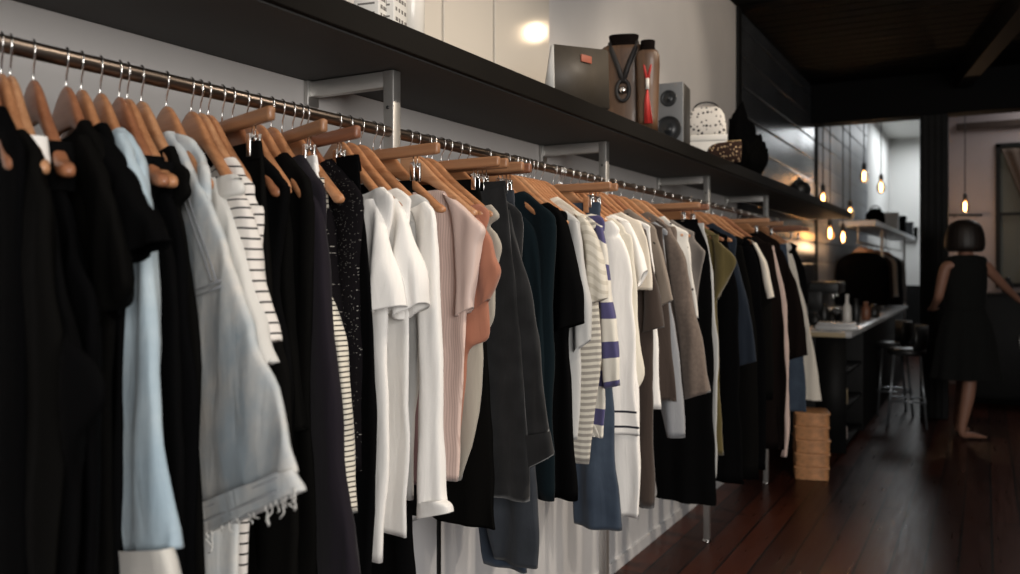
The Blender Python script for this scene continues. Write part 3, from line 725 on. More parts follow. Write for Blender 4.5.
# tied curtain
M['curtain'] = fabric('brown_curtain_cloth', (.07,.05,.038))
def pleat(bm, pts_top, pts_bot, amp=.015, n=60, nv=24, curve=0):
    V = []
    for j in range(nv+1):
        t = j/nv; row = []
        for i in range(n+1):
            s = i/n
            a = Vector(pts_top[0]).lerp(Vector(pts_top[1]), s); b = Vector(pts_bot[0]).lerp(Vector(pts_bot[1]), s)
            p = a.lerp(b, t); p.x += curve*math.sin(t*PI)*(1-s); p.y += amp*math.sin(s*n*.7)*(1-.3*t)
            row.append(bm.verts.new(p))
        V.append(row)
    for j in range(nv):
        for i in range(n): bm.faces.new((V[j][i], V[j+1][i], V[j+1][i+1], V[j][i+1]))
bm = bmesh.new(); pleat(bm, ((1.62,YM-.07,2.70),(2.5,YM-.07,2.70)), ((2.05,YM-.07,1.50),(2.3,YM-.07,1.45)))
o = mesh('curtain', bm, M['curtain']); sm_ = o.modifiers.new('s', 'SOLIDIFY'); sm_.thickness = .008
tag(o, 'brown curtain tied aside in the rear window at far right', 'curtain')
# wall-hung rail left of the window in the rear room
bm = bmesh.new(); a = at(949, 215, d=9.6); b = at(982, 215, d=9.6)
sweep(bm, [a, b], .012, 8)
for p in (a.lerp(b,.15), a.lerp(b,.85)): sweep(bm, [p, p+Vector((0,YM-p.y,0))], .008, 6)
tag(mesh('wall_rail', bm, M['dark']), 'thin dark rail on the pale wall behind the person', 'rail')

# ------------------------------------------------------------------ shelf, posts and rail
SD = 1.077; xs = CX-SD; yend = 8.4
bm = bmesh.new(); box(bm, 0.001, xs, -1.0, yend, 1.812, 1.867, bev=.002)
sh = mesh('display_shelf', bm, M['shelfdark'], smooth=False)
tag(sh, 'long dark brown shelf board above the clothes rail', 'shelf')
bm = bmesh.new(); box(bm, .003, xs-.012, -1.0, yend-.01, 1.808, 1.8135)
mesh('underside_board', bm, M['shelfunder'], sh, smooth=False)
PY = [y_on(CX-RX, p) for p in (392, 604, 707, 766)]
rail = empty('clothes_rail', (RX, -.9, RZ), 'long dark bronze clothes rail under the shelf', 'clothes rail')
bm = bmesh.new(); sweep(bm, [(0,0,0), (0, 2.4, 0), (0, 4.5, 0), (0, 5.72+.9, 0)], .0128, 20); mesh('rod', bm, M['bronze'], rail)
bm = bmesh.new(); sweep(bm, [(0,5.72+.9-.01,0),(0,5.72+.9+.02,0)], .017, 16); mesh('end_cap', bm, M['bar_post'], rail)
desc = ['nearest steel post holding the shelf, left of the first white clip bar', 'second steel post along the rail, behind the crowded middle', 'third steel post with its foot on the floor below the black trousers', 'farthest steel post near the stacked baskets']
desc[0] = 'nearest steel shelf post, rising left of centre among the hangers'
for i, y in enumerate(PY):
    p = empty('shelf_post', (RX, y, 0), desc[i], 'post', 'steel posts along the rail')
    bm = bmesh.new(); box(bm, -.0145, .0145, -.0145, .0145, .012, 1.806, bev=.002); mesh('upright', bm, M['bar_post'], p)
    bm = bmesh.new(); box(bm, -RX+.014, -.0125, -.011, .011, 1.768, 1.806, bev=.002)
    box(bm, -RX+.003, -RX+.016, -.020, .020, 1.745, 1.808, bev=.002); mesh('bracket', bm, M['bar_post'], p)
    bm = bmesh.new(); lathe(bm, [(.022,0),(.022,.006),(.010,.012),(.010,.03)], 16); mesh('foot', bm, M['chrome'], p)
    bm = bmesh.new(); lathe(bm, [(.004,0),(.004,.003),(.001,.004)], 10)
    bmesh.ops.rotate(bm, verts=bm.verts, matrix=__import__('mathutils').Matrix.Rotation(PI/2,3,'X'), cent=(0,0,0))
    o = mesh('bolt', bm, M['blackplastic'], p); o.location = (0, -.0145, 1.72)

# ------------------------------------------------------------------ things on the shelf
ZT = 1.868
M['tin'] = mat('white_card', (.72,.70,.66), rough=.5)
M['print'] = mat('grey_print', (.16,.15,.14), rough=.6)
M['ceramic'] = mat('white_glazed_ceramic', (.72,.69,.64), rough=.2)
M['clutch'] = mat('dark_grey_leather', (.050,.041,.031), rough=.55, bump=.3, bscale=120, var=.2, vscale=9)
M['label'] = mat('red_brown_label', (.34,.10,.06), rough=.6)
M['bustwood'] = wood_mat('brown_bust_wood', (.075,.038,.020), (.14,.075,.038), scale=(30,30,3))
M['cord'] = mat('black_cord', (.012,.010,.010), rough=.6)
M['redcord'] = mat('red_cord', (.45,.025,.02), rough=.6)
M['speaker'] = mat('grey_speaker_face', (.20,.205,.21), rough=.45)
M['speakerside'] = mat('dark_speaker_side', (.03,.028,.026), rough=.5)
M['cone'] = mat('black_speaker_cone', (.018,.02,.022), rough=.35)
M['gold'] = mat('brass_metal', (.70,.50,.25), rough=.3, metal=1)
M['whiteleather'] = dotted('white_cloth_with_black_marks', (.66,.63,.59), (.03,.03,.03), 48, .34)
M['flecked'] = dotted('dark_floral_cloth', (.035,.02,.016), (.50,.36,.22), 70, .32)
def boxuv(bm):
    uvl = bm.loops.layers.uv.verify()
    for f in bm.faces:
        n = f.normal
        for lp in f.loops:
            c = lp.vert.co
            lp[uvl].uv = (c.y+c.z*.0 if abs(n.x) > .5 else c.x, c.z if abs(n.z) < .7 else c.y)
def spos(px, D=1.15): return y_on(D, px)
# printed packets and white canister near the left
def packet(px, D, w, h, label, rz=0.2):
    y = spos(px, D); t = empty('packet', (CX-D, y, ZT), label, 'packet', 'printed white packets on the shelf', rz)
    bm = bmesh.new(); box(bm, -.03, .03, -w/2, w/2, 0, h, bev=.003); mesh('packet_body', bm, M['tin'], t)
    bm = bmesh.new()
    r = random.Random(int(px))
    for k in range(6):
        z = .015+k*h/7
        for j in range(4):
            y0 = -w/2+.008+j*w/4.4; box(bm, .0295, .0305, y0, y0+r.uniform(.006,.012), z, z+.008)
    for k in range(5):
        z = .02+k*h/6; box(bm, -.02, .02, -w/2-.0005, -w/2+.0005, z, z+.004)
    mesh('print', bm, M['print'], t, smooth=False)
packet(372, 1.15, .055, .12, 'small white packet with grey print, left of its taller neighbour')
packet(388, 1.14, .065, .15, 'taller white packet with grey print beside the white canister')
t = empty('canister', (CX-1.14, spos(411, 1.14), ZT), 'white ceramic canister at the top edge of the picture', 'canister')
bm = bmesh.new(); lathe(bm, [(.026,0),(.030,.004),(.033,.16),(.030,.17),(.029,.165)], 28); mesh('canister_body', bm, M['ceramic'], t)
bm = bmesh.new(); lathe(bm, [(.031,.168),(.034,.172),(.034,.19),(.012,.197),(.010,.215),(.002,.22)], 28); mesh('lid', bm, M['ceramic'], t)
# tall glossy cream boards leaning on the wall behind the shelf things
def leaning(px0, px1, label, h=.95):
    y0, y1 = y_on(1.43, px0), y_on(1.43, px1)
    bm = bmesh.new(); box(bm, .002, .020, y0+.003, y1-.003, ZT+.001, ZT+h, bev=.003)
    tag(mesh('wall_panel', bm, M['panel'], smooth=False), label, 'panel', 'glossy cream panels behind the shelf')
leaning(414, 444, 'glossy cream panel against wall, behind the white canister')
leaning(445, 495, 'glossy cream panel against wall, in the middle of three')
leaning(496, 551, 'glossy cream panel against wall, behind the dark clutch bag')
# clutch bag
cy = spos(556, 1.15)
t = empty('clutch_bag', (CX-1.15, cy, ZT), 'dark grey leather clutch bag with small reddish label, standing on the shelf', 'bag', rz=-R(17))
bm = bmesh.new()
L0 = .262; hh = (.168, .190)
sec = [(-.045,0),(0.0,0),(-.006,1),(-.020,1)]
vs = []
for yy, h in ((0,.172),(L0,.200)):
    vs.append([bm.verts.new((x, yy, z*h)) for x, z in sec])
for k in range(4): bm.faces.new((vs[0][k], vs[0][(k+1)%4], vs[1][(k+1)%4], vs[1][k]))
bm.faces.new(vs[0][::-1]); bm.faces.new(vs[1]); bmesh.ops.recalc_face_normals(bm, faces=bm.faces)
bmesh.ops.bevel(bm, geom=list(bm.edges), offset=.005, segments=2, affect='EDGES')
mesh('bag_body', bm, M['clutch'], t)
bm = bmesh.new(); box(bm, -.0045, .0005, .118, .168, .137, .160, bev=.001); o = mesh('label_patch', bm, M['label'], t); tag(o, 'reddish sewn label', None)
bm = bmesh.new()
vs2 = [bm.verts.new(p) for p in ((-.046,-.012,.0),(-.002,-.012,.0),(-.008,-.004,.168),(-.020,-.004,.168),(-.046,-.002,.0),(-.002,-.002,.0),(-.008,-.001,.168),(-.020,-.001,.168))]
for f in ((0,1,2,3),(7,6,5,4),(0,4,5,1),(3,2,6,7),(0,3,7,4),(1,5,6,2)): bm.faces.new([vs2[i] for i in f])
bmesh.ops.recalc_face_normals(bm, faces=bm.faces)
tag(mesh('gusset', bm, M['greywhite'], t), 'pale end gusset', None)
# jewellery busts
def bust(px, D, w, h, label, cordm, kind, rz):
    t = empty('jewellery_bust', (CX-D, spos(px, D), ZT), label, 'display bust', None, rz)
    bm = bmesh.new(); prof = [(0,.44,.5),(.12,.45,.5),(.45,.48,.5),(.74,.52,.5),(.84,.51,.46),(.885,.44,.42),(.905,.34,.38),(.93,.30,.36),(1.0,.32,.40)]
    V = []; n = 28
    for z, a, b in prof:
        V.append([bm.verts.new((.09*b*math.copysign(abs(math.sin(2*PI*k/n))**.7, math.sin(2*PI*k/n))*1.1 + (.012 if z > .8 else 0), w*a*math.copysign(abs(math.cos(2*PI*k/n))**.7, math.cos(2*PI*k/n)), z*h)) for k in range(n)])
    for i in range(len(V)-1):
        for k in range(n):
            f = bm.faces.new((V[i][k], V[i][(k+1)%n], V[i+1][(k+1)%n], V[i+1][k])); f.material_index = 1 if prof[i][0] >= .885 else 0
    bm.faces.new(V[0][::-1]); bm.faces.new(V[-1]).material_index = 1
    bmesh.ops.recalc_face_normals(bm, faces=bm.faces)
    mesh('bust_body', bm, [M['bustwood'], M['espresso']], t)
    t2 = empty('necklace', t.location.copy(), '', 'necklace', None, rz)
    fx = .056
    if kind == 'pendant':
        t2['label'] = 'black cord necklace with an oval pendant on the taller wooden bust'
        bm = bmesh.new(); sweep(bm, [(.03,-w*.28,h*.92),(.052,-w*.25,h*.84),(fx,-w*.1,h*.66),(fx+.002,0,h*.50)], .010, 8); sweep(bm, [(.03,w*.28,h*.92),(.052,w*.25,h*.84),(fx,w*.1,h*.66),(fx+.002,0,h*.50)], .010, 8); mesh('cord', bm, M['cord'], t2)
        bm = bmesh.new(); sweep(bm, [(fx+.004, .024*math.sin(a_), h*.42+.040*math.cos(a_)) for a_ in [2*PI*q/20 for q in range(21)]], .007, 8, cap=False); mesh('pendant_ring', bm, M['cord'], t2)
        bm = bmesh.new(); bmesh.ops.create_icosphere(bm, subdivisions=2, radius=.016, matrix=__import__('mathutils').Matrix.Translation((fx+.003,0,h*.42))); mesh('stone', bm, M['chrome'], t2)
    else:
        t2['label'] = 'red cord necklace with a long red tassel on the shorter bust'
        bm = bmesh.new(); sweep(bm, [(.02,-w*.22,h*.88),(.04,-w*.20,h*.78),(fx,-w*.04,h*.56)], .005, 8); sweep(bm, [(.02,w*.22,h*.88),(.04,w*.20,h*.78),(fx,w*.02,h*.56)], .005, 8); mesh('cord', bm, M['redcord'], t2)
        bm = bmesh.new(); sweep(bm, [(fx+.004,0,h*.56),(fx+.004,0,h*.44)], .0065, 10); tag(mesh('bead', bm, M['ceramic'], t2), 'white bead above the tassel', None)
        bm = bmesh.new(); rr = random.Random(2)
        for q in range(26):
            a_ = rr.uniform(0, 2*PI); e = rr.uniform(.004,.016)
            sweep(bm, [(fx+.004,0,h*.45), (fx+.004+e*.3*math.cos(a_), e*.6*math.sin(a_), h*.30), (fx+.006+e*.4*math.cos(a_), e*math.sin(a_)+.006, h*.06)], .0022, 5)
        mesh('tassel', bm, M['redcord'], t2)
bust(624, 1.22, .180, .375, 'taller wooden jewellery bust wearing a black cord necklace', M['cord'], 'pendant', R(-72))
bust(648, 1.115, .085, .335, 'shorter wooden jewellery bust with the red tassel necklace', M['redcord'], 'tassel', R(-72))
bm = bmesh.new(); p = at(652, 92, D=1.075+.03); box(bm, -.004, .004, -.022, .022, -.035, .035, bev=.002)
# speaker
y = spos(669, 1.20); t = empty('loudspeaker', (CX-1.20, y, ZT), 'grey-faced two-way loudspeaker standing on the shelf beside the busts', 'loudspeaker', rz=R(6))
bm = bmesh.new(); box(bm, -.063, .063, .002, .15, 0, .285, bev=.004); mesh('cabinet', bm, M['speakerside'], t)
bm = bmesh.new(); box(bm, -.064, .064, -.010, .003, 0, .286, bev=.004); mesh('front_baffle', bm, M['speaker'], t)
def disc(bm, prof, z): # profile around the -y axis
    V = []; n = 28
    for r, yy in prof: V.append([bm.verts.new((r*math.cos(2*PI*k/n), yy, z+r*math.sin(2*PI*k/n))) for k in range(n)])
    for i in range(len(V)-1):
        for k in range(n): bm.faces.new((V[i][k], V[i+1][k], V[i+1][(k+1)%n], V[i][(k+1)%n]))
    bm.faces.new(V[-1]); bmesh.ops.recalc_face_normals(bm, faces=bm.faces)
bm = bmesh.new(); disc(bm, [(.057,-.0095),(.057,-.014),(.053,-.016),(.048,-.011),(.045,-.0105),(.018,-.0102),(.015,-.016),(.004,-.019)], .085); mesh('woofer', bm, M['cone'], t)
bm = bmesh.new(); disc(bm, [(.036,-.0095),(.036,-.013),(.032,-.014),(.026,-.0102),(.012,-.0102),(.009,-.016),(.002,-.018)], .218); mesh('tweeter', bm, M['cone'], t)
# white box, spotted handbag on it, patterned pouch, black hats
y = spos(706, 1.22); t = empty('storage_box', (CX-1.22, y, ZT), 'plain white box on the shelf under the spotted bag', 'box', rz=R(14))
bm = bmesh.new(); box(bm, -.10, .10, -.05, .05, 0, .125, bev=.002); mesh('box_body', bm, M['tin'], t)
bm = bmesh.new(); box(bm, -.104, .104, -.054, .054, .112, .142, bev=.003); mesh('lid', bm, M['tin'], t)
t = empty('handbag', (CX-1.22, y, ZT+.142), 'white handbag with black speckles standing on the white box', 'bag', rz=R(14))
bm = bmesh.new(); V = []
n = 24
for z, a, b in [(0,.095,.045),(.01,.10,.05),(.06,.098,.046),(.11,.088,.036),(.135,.070,.024),(.145,.05,.012)]:
    V.append([bm.verts.new((a*math.copysign(abs(math.cos(2*PI*k/n))**.6, math.cos(2*PI*k/n)), b*math.copysign(abs(math.sin(2*PI*k/n))**.6, math.sin(2*PI*k/n)), z)) for k in range(n)])
for i in range(len(V)-1):
    for k in range(n): bm.faces.new((V[i][k], V[i][(k+1)%n], V[i+1][(k+1)%n], V[i+1][k]))
bm.faces.new(V[0][::-1]); bm.faces.new(V[-1]); bm.normal_update(); boxuv(bm); mesh('bag_body', bm, M['whiteleather'], t)
bm = bmesh.new(); sweep(bm, [(.06*math.cos(q), 0, .135+.035*math.sin(q)) for q in [PI*k/12 for k in range(13)]], .004, 8); mesh('handle', bm, M['cord'], t)
t = empty('pouch', (CX-1.125, spos(724, 1.125), ZT), 'dark floral patterned pouch in front of the white box', 'pouch', rz=R(8))
bm = bmesh.new(); V = []
for z, a, b in [(0,.075,.02),(.01,.082,.028),(.06,.085,.030),(.10,.084,.014),(.106,.083,.006)]:
    V.append([bm.verts.new((a*math.copysign(abs(math.cos(2*PI*k/n))**.5, math.cos(2*PI*k/n)), b*math.copysign(abs(math.sin(2*PI*k/n))**.6, math.sin(2*PI*k/n)), z)) for k in range(n)])
for i in range(len(V)-1):
    for k in range(n): bm.faces.new((V[i][k], V[i][(k+1)%n], V[i+1][(k+1)%n], V[i+1][k]))
bm.faces.new(V[0][::-1]); bm.faces.new(V[-1]); bm.normal_update(); boxuv(bm); mesh('pouch_body', bm, M['flecked'], t)
bm = bmesh.new(); box(bm, -.082, .082, -.004, .004, .103, .110, bev=.002); mesh('zip', bm, M['gold'], t)
def cloth_heap(name, px, D, w, h, dp, label, cat, m, seed):
    bm = bmesh.new(); bmesh.ops.create_icosphere(bm, subdivisions=4, radius=1)
    for v in bm.verts:
        c = v.co.copy(); k = 1+.22*noise.noise(c*1.6+Vector((seed,0,0)))+.10*noise.noise(c*4+Vector((0,seed,0)))
        v.co = Vector((c.x*dp*k, c.y*w*k, max(0, (c.z*.5+.5)*h*k)))
    o = mesh(name, bm, m, loc=(CX-D, spos(px, D), ZT)); tag(o, label, cat)
cloth_heap('scarf', 741, 1.24, .11, .40, .08, 'black scarf heaped on the shelf behind the patterned pouch', 'scarf', M['black'], 1)
cloth_heap('beanie', 754, 1.17, .12, .25, .07, 'black knitted hat slumped beside the scarf', 'hat', M['black2'], 5)
# teapot and small lamp-like ornament farther along
t = empty('teapot', (CX-1.2, spos(799, 1.2), ZT), 'dark round teapot far along the shelf', 'teapot')
bm = bmesh.new(); lathe(bm, [(.05,0),(.08,.03),(.085,.07),(.06,.11),(.03,.12)], 24); mesh('pot_body', bm, M['blackplastic'], t)
bm = bmesh.new(); lathe(bm, [(.032,.12),(.03,.13),(.008,.138),(.010,.15),(.002,.155)], 20); mesh('lid', bm, M['blackplastic'], t)
bm = bmesh.new(); sweep(bm, [(0,-.075,.05),(0,-.11,.07),(0,-.135,.115)], [.016,.012,.008], 10); mesh('spout', bm, M['blackplastic'], t)
bm = bmesh.new(); sweep(bm, [(0,.07,.10),(0,.11,.10),(0,.12,.06),(0,.075,.03)], .007, 8); mesh('handle', bm, M['blackplastic'], t)

# ------------------------------------------------------------------ pendant bulbs
M['glassbulb'] = mat('thin_amber_glass', (1,.86,.66), rough=.02, trans=1)
M['filament'] = mat('glowing_filament', (1,.6,.3), emis=(1,.52,.22), estr=45)
def bulb(px, py, d, ztop, label, s=1.0):
    p = at(px, py, d=d); t = empty('pendant_bulb', p, label, 'pendant light', 'bare pendant bulbs')
    bm = bmesh.new(); sweep(bm, [(0,0,.14),(0,0,ztop-p.z)], .005, 8); mesh('cord', bm, M['cord'], t)
    bm = bmesh.new(); lathe(bm, [(.016,.065),(.021,.068),(.021,.12),(.010,.14)], 18); mesh('socket', bm, M['blackplastic'], t)
    bm = bmesh.new(); lathe(bm, [(.003,-.070),(.02,-.066),(.038,-.045),(.046,-.01),(.040,.025),(.022,.055),(.018,.068)], 24, cap=False)
    o = mesh('glass_bulb', bm, M['glassbulb'], t); sol = o.modifiers.new('s', 'SOLIDIFY'); sol.thickness = .002
    bm = bmesh.new(); lathe(bm, [(.004,-.05),(.013,-.045),(.015,0),(.012,.035),(.004,.045)], 12); mesh('filament', bm, M['filament'], t)
    l = bpy.data.lights.new('pendant_glow', 'POINT'); l.energy = .8*s; l.color = (1,.62,.34); l.shadow_soft_size = .05
    lo = bpy.data.objects.new('pendant_glow', l); C.objects.link(lo); lo.location = p + Vector((0,0,-.12))
bulb(864, 176, 8.9, 3.6, 'glowing pendant bulb, upper left of the pair above the rear shelf')
bulb(881, 187, 9.1, 3.6, 'glowing pendant bulb, lower right of the pair above the rear shelf')
bulb(823, 199, 8.1, 2.73, 'small glowing bulb nearest the corner of the boarded wall')
bulb(850, 213, 9.0, 3.6, 'glowing pendant bulb between shelf end and the upper pair')
bulb(830, 233, 8.32, 3.6, 'left one of the two lowest pendant bulbs')
bulb(843, 237, 8.8, 3.6, 'right one of the two lowest pendant bulbs')
bulb(965, 206, 9.3, 3.6, 'single glowing bulb above the head of the person', 5)

M['opal'] = mat('glowing_opal_glass', (1,.85,.65), emis=(1,.74,.48), estr=45)
t = empty('globe_lamp', (1.33, 5.28, 3.0), 'warm opal globe lamp hanging from the shop ceiling, just above the frame', 'pendant light')
bm = bmesh.new(); sweep(bm, [(0,0,.06),(0,0,.70)], .004, 8); mesh('cord', bm, M['cord'], t)
bm = bmesh.new(); bmesh.ops.create_uvsphere(bm, u_segments=24, v_segments=16, radius=.06); mesh('globe', bm, M['opal'], t)
bm = bmesh.new(); lathe(bm, [(.02,.055),(.024,.06),(.024,.09),(.008,.10)], 16); mesh('socket', bm, M['blackplastic'], t)

# ------------------------------------------------------------------ counter, stools, baskets
M['marble'] = mat('pale_marble', (.52,.52,.52), rough=.18, var=.15, vscale=5)
M['ctrwood'] = mat('worktop_edge_wood', (.42,.33,.20), rough=.5)
cx1 = CX-.86; cy0 = y_on(.86, 849)
ctr = empty('counter', (.30, cy0, 0), 'long dark counter with pale top beyond the end of the clothes rail', 'counter')
def lb(bm, x0,x1,y0,y1,z0,z1,bev=0): box(bm, x0-.30, x1-.30, y0-cy0, y1-cy0, z0, z1, bev=bev)
bm = bmesh.new(); lb(bm, .02, cx1-.22, cy0, cy0+1.0, 0, .84, .003); lb(bm, .02, cx1-.02, cy0+1.0, 11.6, 0, .84, .003)
lb(bm, cx1-.23, cx1-.02, cy0, cy0+.03, 0, .84); mesh('counter_body', bm, M['dark'], ctr)
bm = bmesh.new()
for z in (.04, .30, .56): lb(bm, cx1-.23, cx1-.03, cy0+.03, cy0+1.0, z, z+.02)
mesh('open_shelf', bm, M['dark'], ctr)
bm = bmesh.new(); lb(bm, .02, cx1+.02, cy0-.02, 11.7, .845, .885, .004); mesh('worktop', bm, M['marble'], ctr)
bm = bmesh.new(); lb(bm, .05, cx1-.02, cy0-.028, cy0-.019, .846, .880, .001); mesh('edge_strip', bm, M['ctrwood'], ctr)
items = [('bowl', .33, .12, 'pale bowl'), ('jar', .04, .2, '')]
def crate_item(z, y, h, r, m, name, label, cat):
    bm = bmesh.new(); lathe(bm, [(r*.8,0),(r,.01),(r,h*.6),(r*.5,h*.8),(r*.5,h)], 18); o = mesh(name, bm, m, loc=(cx1-.10, y, z)); tag(o, label, cat)
crate_item(.321, cy0+.25, .19, .06, M['ctrwood'], 'jar', 'tan jar on the middle open shelf of the counter', 'jar')
crate_item(.581, cy0+.20, .20, .055, M['palepink'], 'jar', 'pale jar on the top open shelf of the counter', 'jar')
crate_item(.061, cy0+.22, .16, .06, M['palepink'], 'jar', 'pale jar on the lowest open shelf of the counter', 'jar')
def ctop(px, d):
    p = at(px, HY+(CZ-.886)*F/d, d=d); p.z = .886; return p
p = ctop(837, 6.45); bm = bmesh.new(); box(bm, -.15, .15, -.12, .12, 0, .035, bev=.008); box(bm, -.135, .135, -.105, .105, .034, .055, bev=.006)
tag(mesh('tray', bm, M['marble'], loc=p, rz=.1), 'pale flat tray on the near end of the counter', 'tray')
p = ctop(847, 6.75); bm = bmesh.new(); lathe(bm, [(.03,0),(.034,.01),(.034,.15),(.014,.19),(.014,.25),(.017,.255)], 20)
tag(mesh('bottle', bm, M['ceramic'], loc=p), 'slim white bottle catching light on the counter', 'bottle')
rr = random.Random(4)
cds = ['squat black jar at the left end of the counter clutter','tall black bottle on the counter behind the tray','dark round tin on the counter by the wall','short black cup on the counter near the tray','dark bottle on the counter right of the white bottle','small brown jar on the counter farther back','black canister on the counter near the stool']
for i, (px, d, h, r) in enumerate([(815,6.9,.10,.05),(824,7.0,.17,.035),(832,7.1,.10,.06),(840,7.0,.09,.04),(856,7.2,.20,.032),(866,7.6,.16,.04),(874,8.0,.12,.05)]):
    p = ctop(px, d); bm = bmesh.new(); lathe(bm, [(r*.85,0),(r,.008),(r,h*.65),(r*.55,h*.8),(r*.55,h),(r*.2,h+.004)], 18)
    o = mesh('jar', bm, M['blackplastic' if i != 5 else 'barwood_dark'], loc=p); tag(o, cds[i], 'jar', 'clutter on the counter')
# coffee machine silhouette on the wall side
p = ctop(828, 7.7); t = empty('coffee_machine', p, 'dark coffee machine on the counter against the boarded wall', 'coffee machine', rz=0)
bm = bmesh.new(); box(bm, -.14, .14, -.2, .2, .02, .10, bev=.01); box(bm, -.14, -.02, -.2, .2, .08, .26, bev=.01); box(bm, -.14, .12, -.2, .2, .24, .34, bev=.015); mesh('machine_body', bm, M['blackplastic'], t)
bm = bmesh.new(); sweep(bm, [(.06,-.1,.24),(.06,-.1,.20)], .02, 12); sweep(bm, [(.06,.1,.24),(.06,.1,.20)], .02, 12); mesh('group_head', bm, M['chrome'], t)
bm = bmesh.new(); box(bm, -.12, .13, -.19, .19, .10, .105); mesh('drip_tray', bm, M['chrome'], t)

M['stoolmetal'] = mat('grey_stool_tube', (.24,.26,.28), rough=.3, metal=.7)
def stool(px, d, label, rz):
    p = at(px, 300, d=d); p.z = 0; t = empty('bar_stool', p, label, 'stool', 'bar stools at the counter', rz)
    bm = bmesh.new(); lathe(bm, [(.05,.60),(.14,.605),(.155,.625),(.15,.655),(.10,.665),(.01,.668)], 28); mesh('seat', bm, M['blackplastic'], t)
    bm = bmesh.new(); V = []
    for k in range(15):
        a_ = R(200+140*k/14) + PI
        V.append([bm.verts.new((rr_*math.cos(a_), rr_*math.sin(a_), z)) for rr_, z in ((.14,.64),(.165,.72),(.17,.86),(.155,.86),(.15,.72),(.125,.64))])
    for i in range(14):
        for k in range(6): bm.faces.new((V[i][k], V[i][(k+1)%6], V[i+1][(k+1)%6], V[i+1][k]))
    bm.faces.new(V[0]); bm.faces.new(V[-1][::-1]); bmesh.ops.recalc_face_normals(bm, faces=bm.faces); mesh('backrest', bm, M['blackplastic'], t)
    for sx in (-1,1):
        for sy in (-1,1):
            bm = bmesh.new(); sweep(bm, [(sx*.10,sy*.10,.61),(sx*.15,sy*.15,0.0)], .011, 10); mesh('leg', bm, M['stoolmetal'], t)
    bm = bmesh.new(); sweep(bm, [(.142*a,.142*b,.22) for a,b in ((1,1),(1,-1),(-1,-1),(-1,1),(1,1))], .008, 8); mesh('footrest', bm, M['stoolmetal'], t)
stool(892, 7.9, 'black-seated bar stool on the left, tucked to the counter', -1.3)
stool(907, 7.3, 'black-seated bar stool on the right, next to the dark column', -1.5)
M['wicker'] = mat('tan_wicker', (.62,.31,.14), rough=.4, bump=.5, bscale=90, var=.25, vscale=25)
bx, by = CX-.985, y_on(.985, 811)
names = ['bottom','second from bottom','middle','second from top','top']
for k in range(5):
    t = empty('woven_basket', (bx, by, .001+k*.086), 'tan woven basket, %s of the stack of five on the floor' % names[k], 'basket', 'stacked woven baskets', R(2*(k%3)-2)+TH*.5)
    bm = bmesh.new()
    w_ = .098; n = 40
    for lay in range(6):
        V = []; z = .006+lay*.0125
        pts = []
        for q in range(n+1):
            a_ = 2*PI*q/n; cx_, sx_ = math.cos(a_), math.sin(a_)
            rr_ = w_*(1+.0*lay)/max(abs(cx_), abs(sx_))**.85
            wv = .0035*(1 if (q+lay) % 2 else -1)
            pts.append(((rr_+wv)*cx_, (rr_+wv)*sx_*1.15, z))
        sweep(bm, pts, .0068, 6, cap=False)
    box(bm, -.09, .09, -.10, .10, .0, .008); mesh('basket_weave', bm, M['wicker'], t)
    bm = bmesh.new(); box(bm, -.108, .108, -.122, .122, .074, .083, bev=.004); mesh('basket_lid', bm, M['wicker'], t)

# ------------------------------------------------------------------ rear rack beyond the beam
D2 = .98; x2 = CX-D2; y20 = y_on(D2, 876)
M['shelfwhite'] = mat('white_shelf_edge', (.62,.64,.66), rough=.4)
bm = bmesh.new(); box(bm, x2-.36, x2, y20, 15.2, 1.79, 1.845, bev=.003)
tag(mesh('rear_shelf', bm, M['shelfwhite'], smooth=False), 'white-edged shelf in the rear room beyond the beam', 'shelf')
for i, px in enumerate((883, 905)):
    yy = y_on(D2+.02, px); t = empty('shelf_post', (x2-.03, yy, 0), ['slim post holding the near end of the rear shelf','slim post farther back under the rear shelf'][i], 'post', 'rear shelf posts')
    bm = bmesh.new(); box(bm, -.015, .015, -.015, .015, 0, 1.789, bev=.002); mesh('upright', bm, M['bar_post'], t)
bm = bmesh.new(); sweep(bm, [(x2-.19, y20+.1, 1.62), (x2-.19, 15.0, 1.62)], .013, 12)
for yy in (y20+.15, 12.5, 14.9): sweep(bm, [(x2-.19, yy, 1.62), (x2-.19, yy, 1.79)], .008, 8)
tag(mesh('clothes_rail', bm, M['bar_post']), 'rear clothes rail under the white-edged shelf', 'clothes rail')
def rear_garment(y, name, label, cat, m, wd, z0, th=.10):
    t = empty(name, (x2-.19, y, 1.62), label, cat)
    rows = [(-.08,-.10,.08,-.10),(-.18,-.15,.18,-.15),(-wd,-.22,wd,-.22),(-wd-.01,(z0-1.62)*.6,wd+.01,(z0-1.62)*.6),(-wd-.02,z0-1.62,wd+.02,z0-1.62)]
    cloth('torso', None, rows, (.03,th), M[m], t, fold=.01, seed=int(y*10), nu=30, nv=20)
    h = shirt_hanger(700, 0, 'wooden hanger holding the %s in the rear room' % label.split(' in the')[0].split(' at the')[0], 0); h.location = t.location; h['group'] = 'rear room hangers'
for y, l, c, m, wd, z0 in [(y20+.35,'broad black coat in the rear rack, nearest','coat','black',.24,.95),(y20+.75,'black jumper in the rear rack behind the broad coat','jumper','black2',.24,1.0),(y20+1.3,'brown shirt in the rear rack','shirt','barcloth',.23,1.0),(y20+1.9,'cream blouse in the rear rack','blouse','cream',.23,1.0),(y20+2.5,'dark grey dress in the rear rack','dress','charcoal',.24,.8),(y20+3.1,'tan shirt at the far end of the rear rack','shirt','khaki',.23,.9)]:
    if m == 'barcloth': m = 'brown'
    rear_garment(y, c.replace(' ','_'), l, c, m, wd, z0)
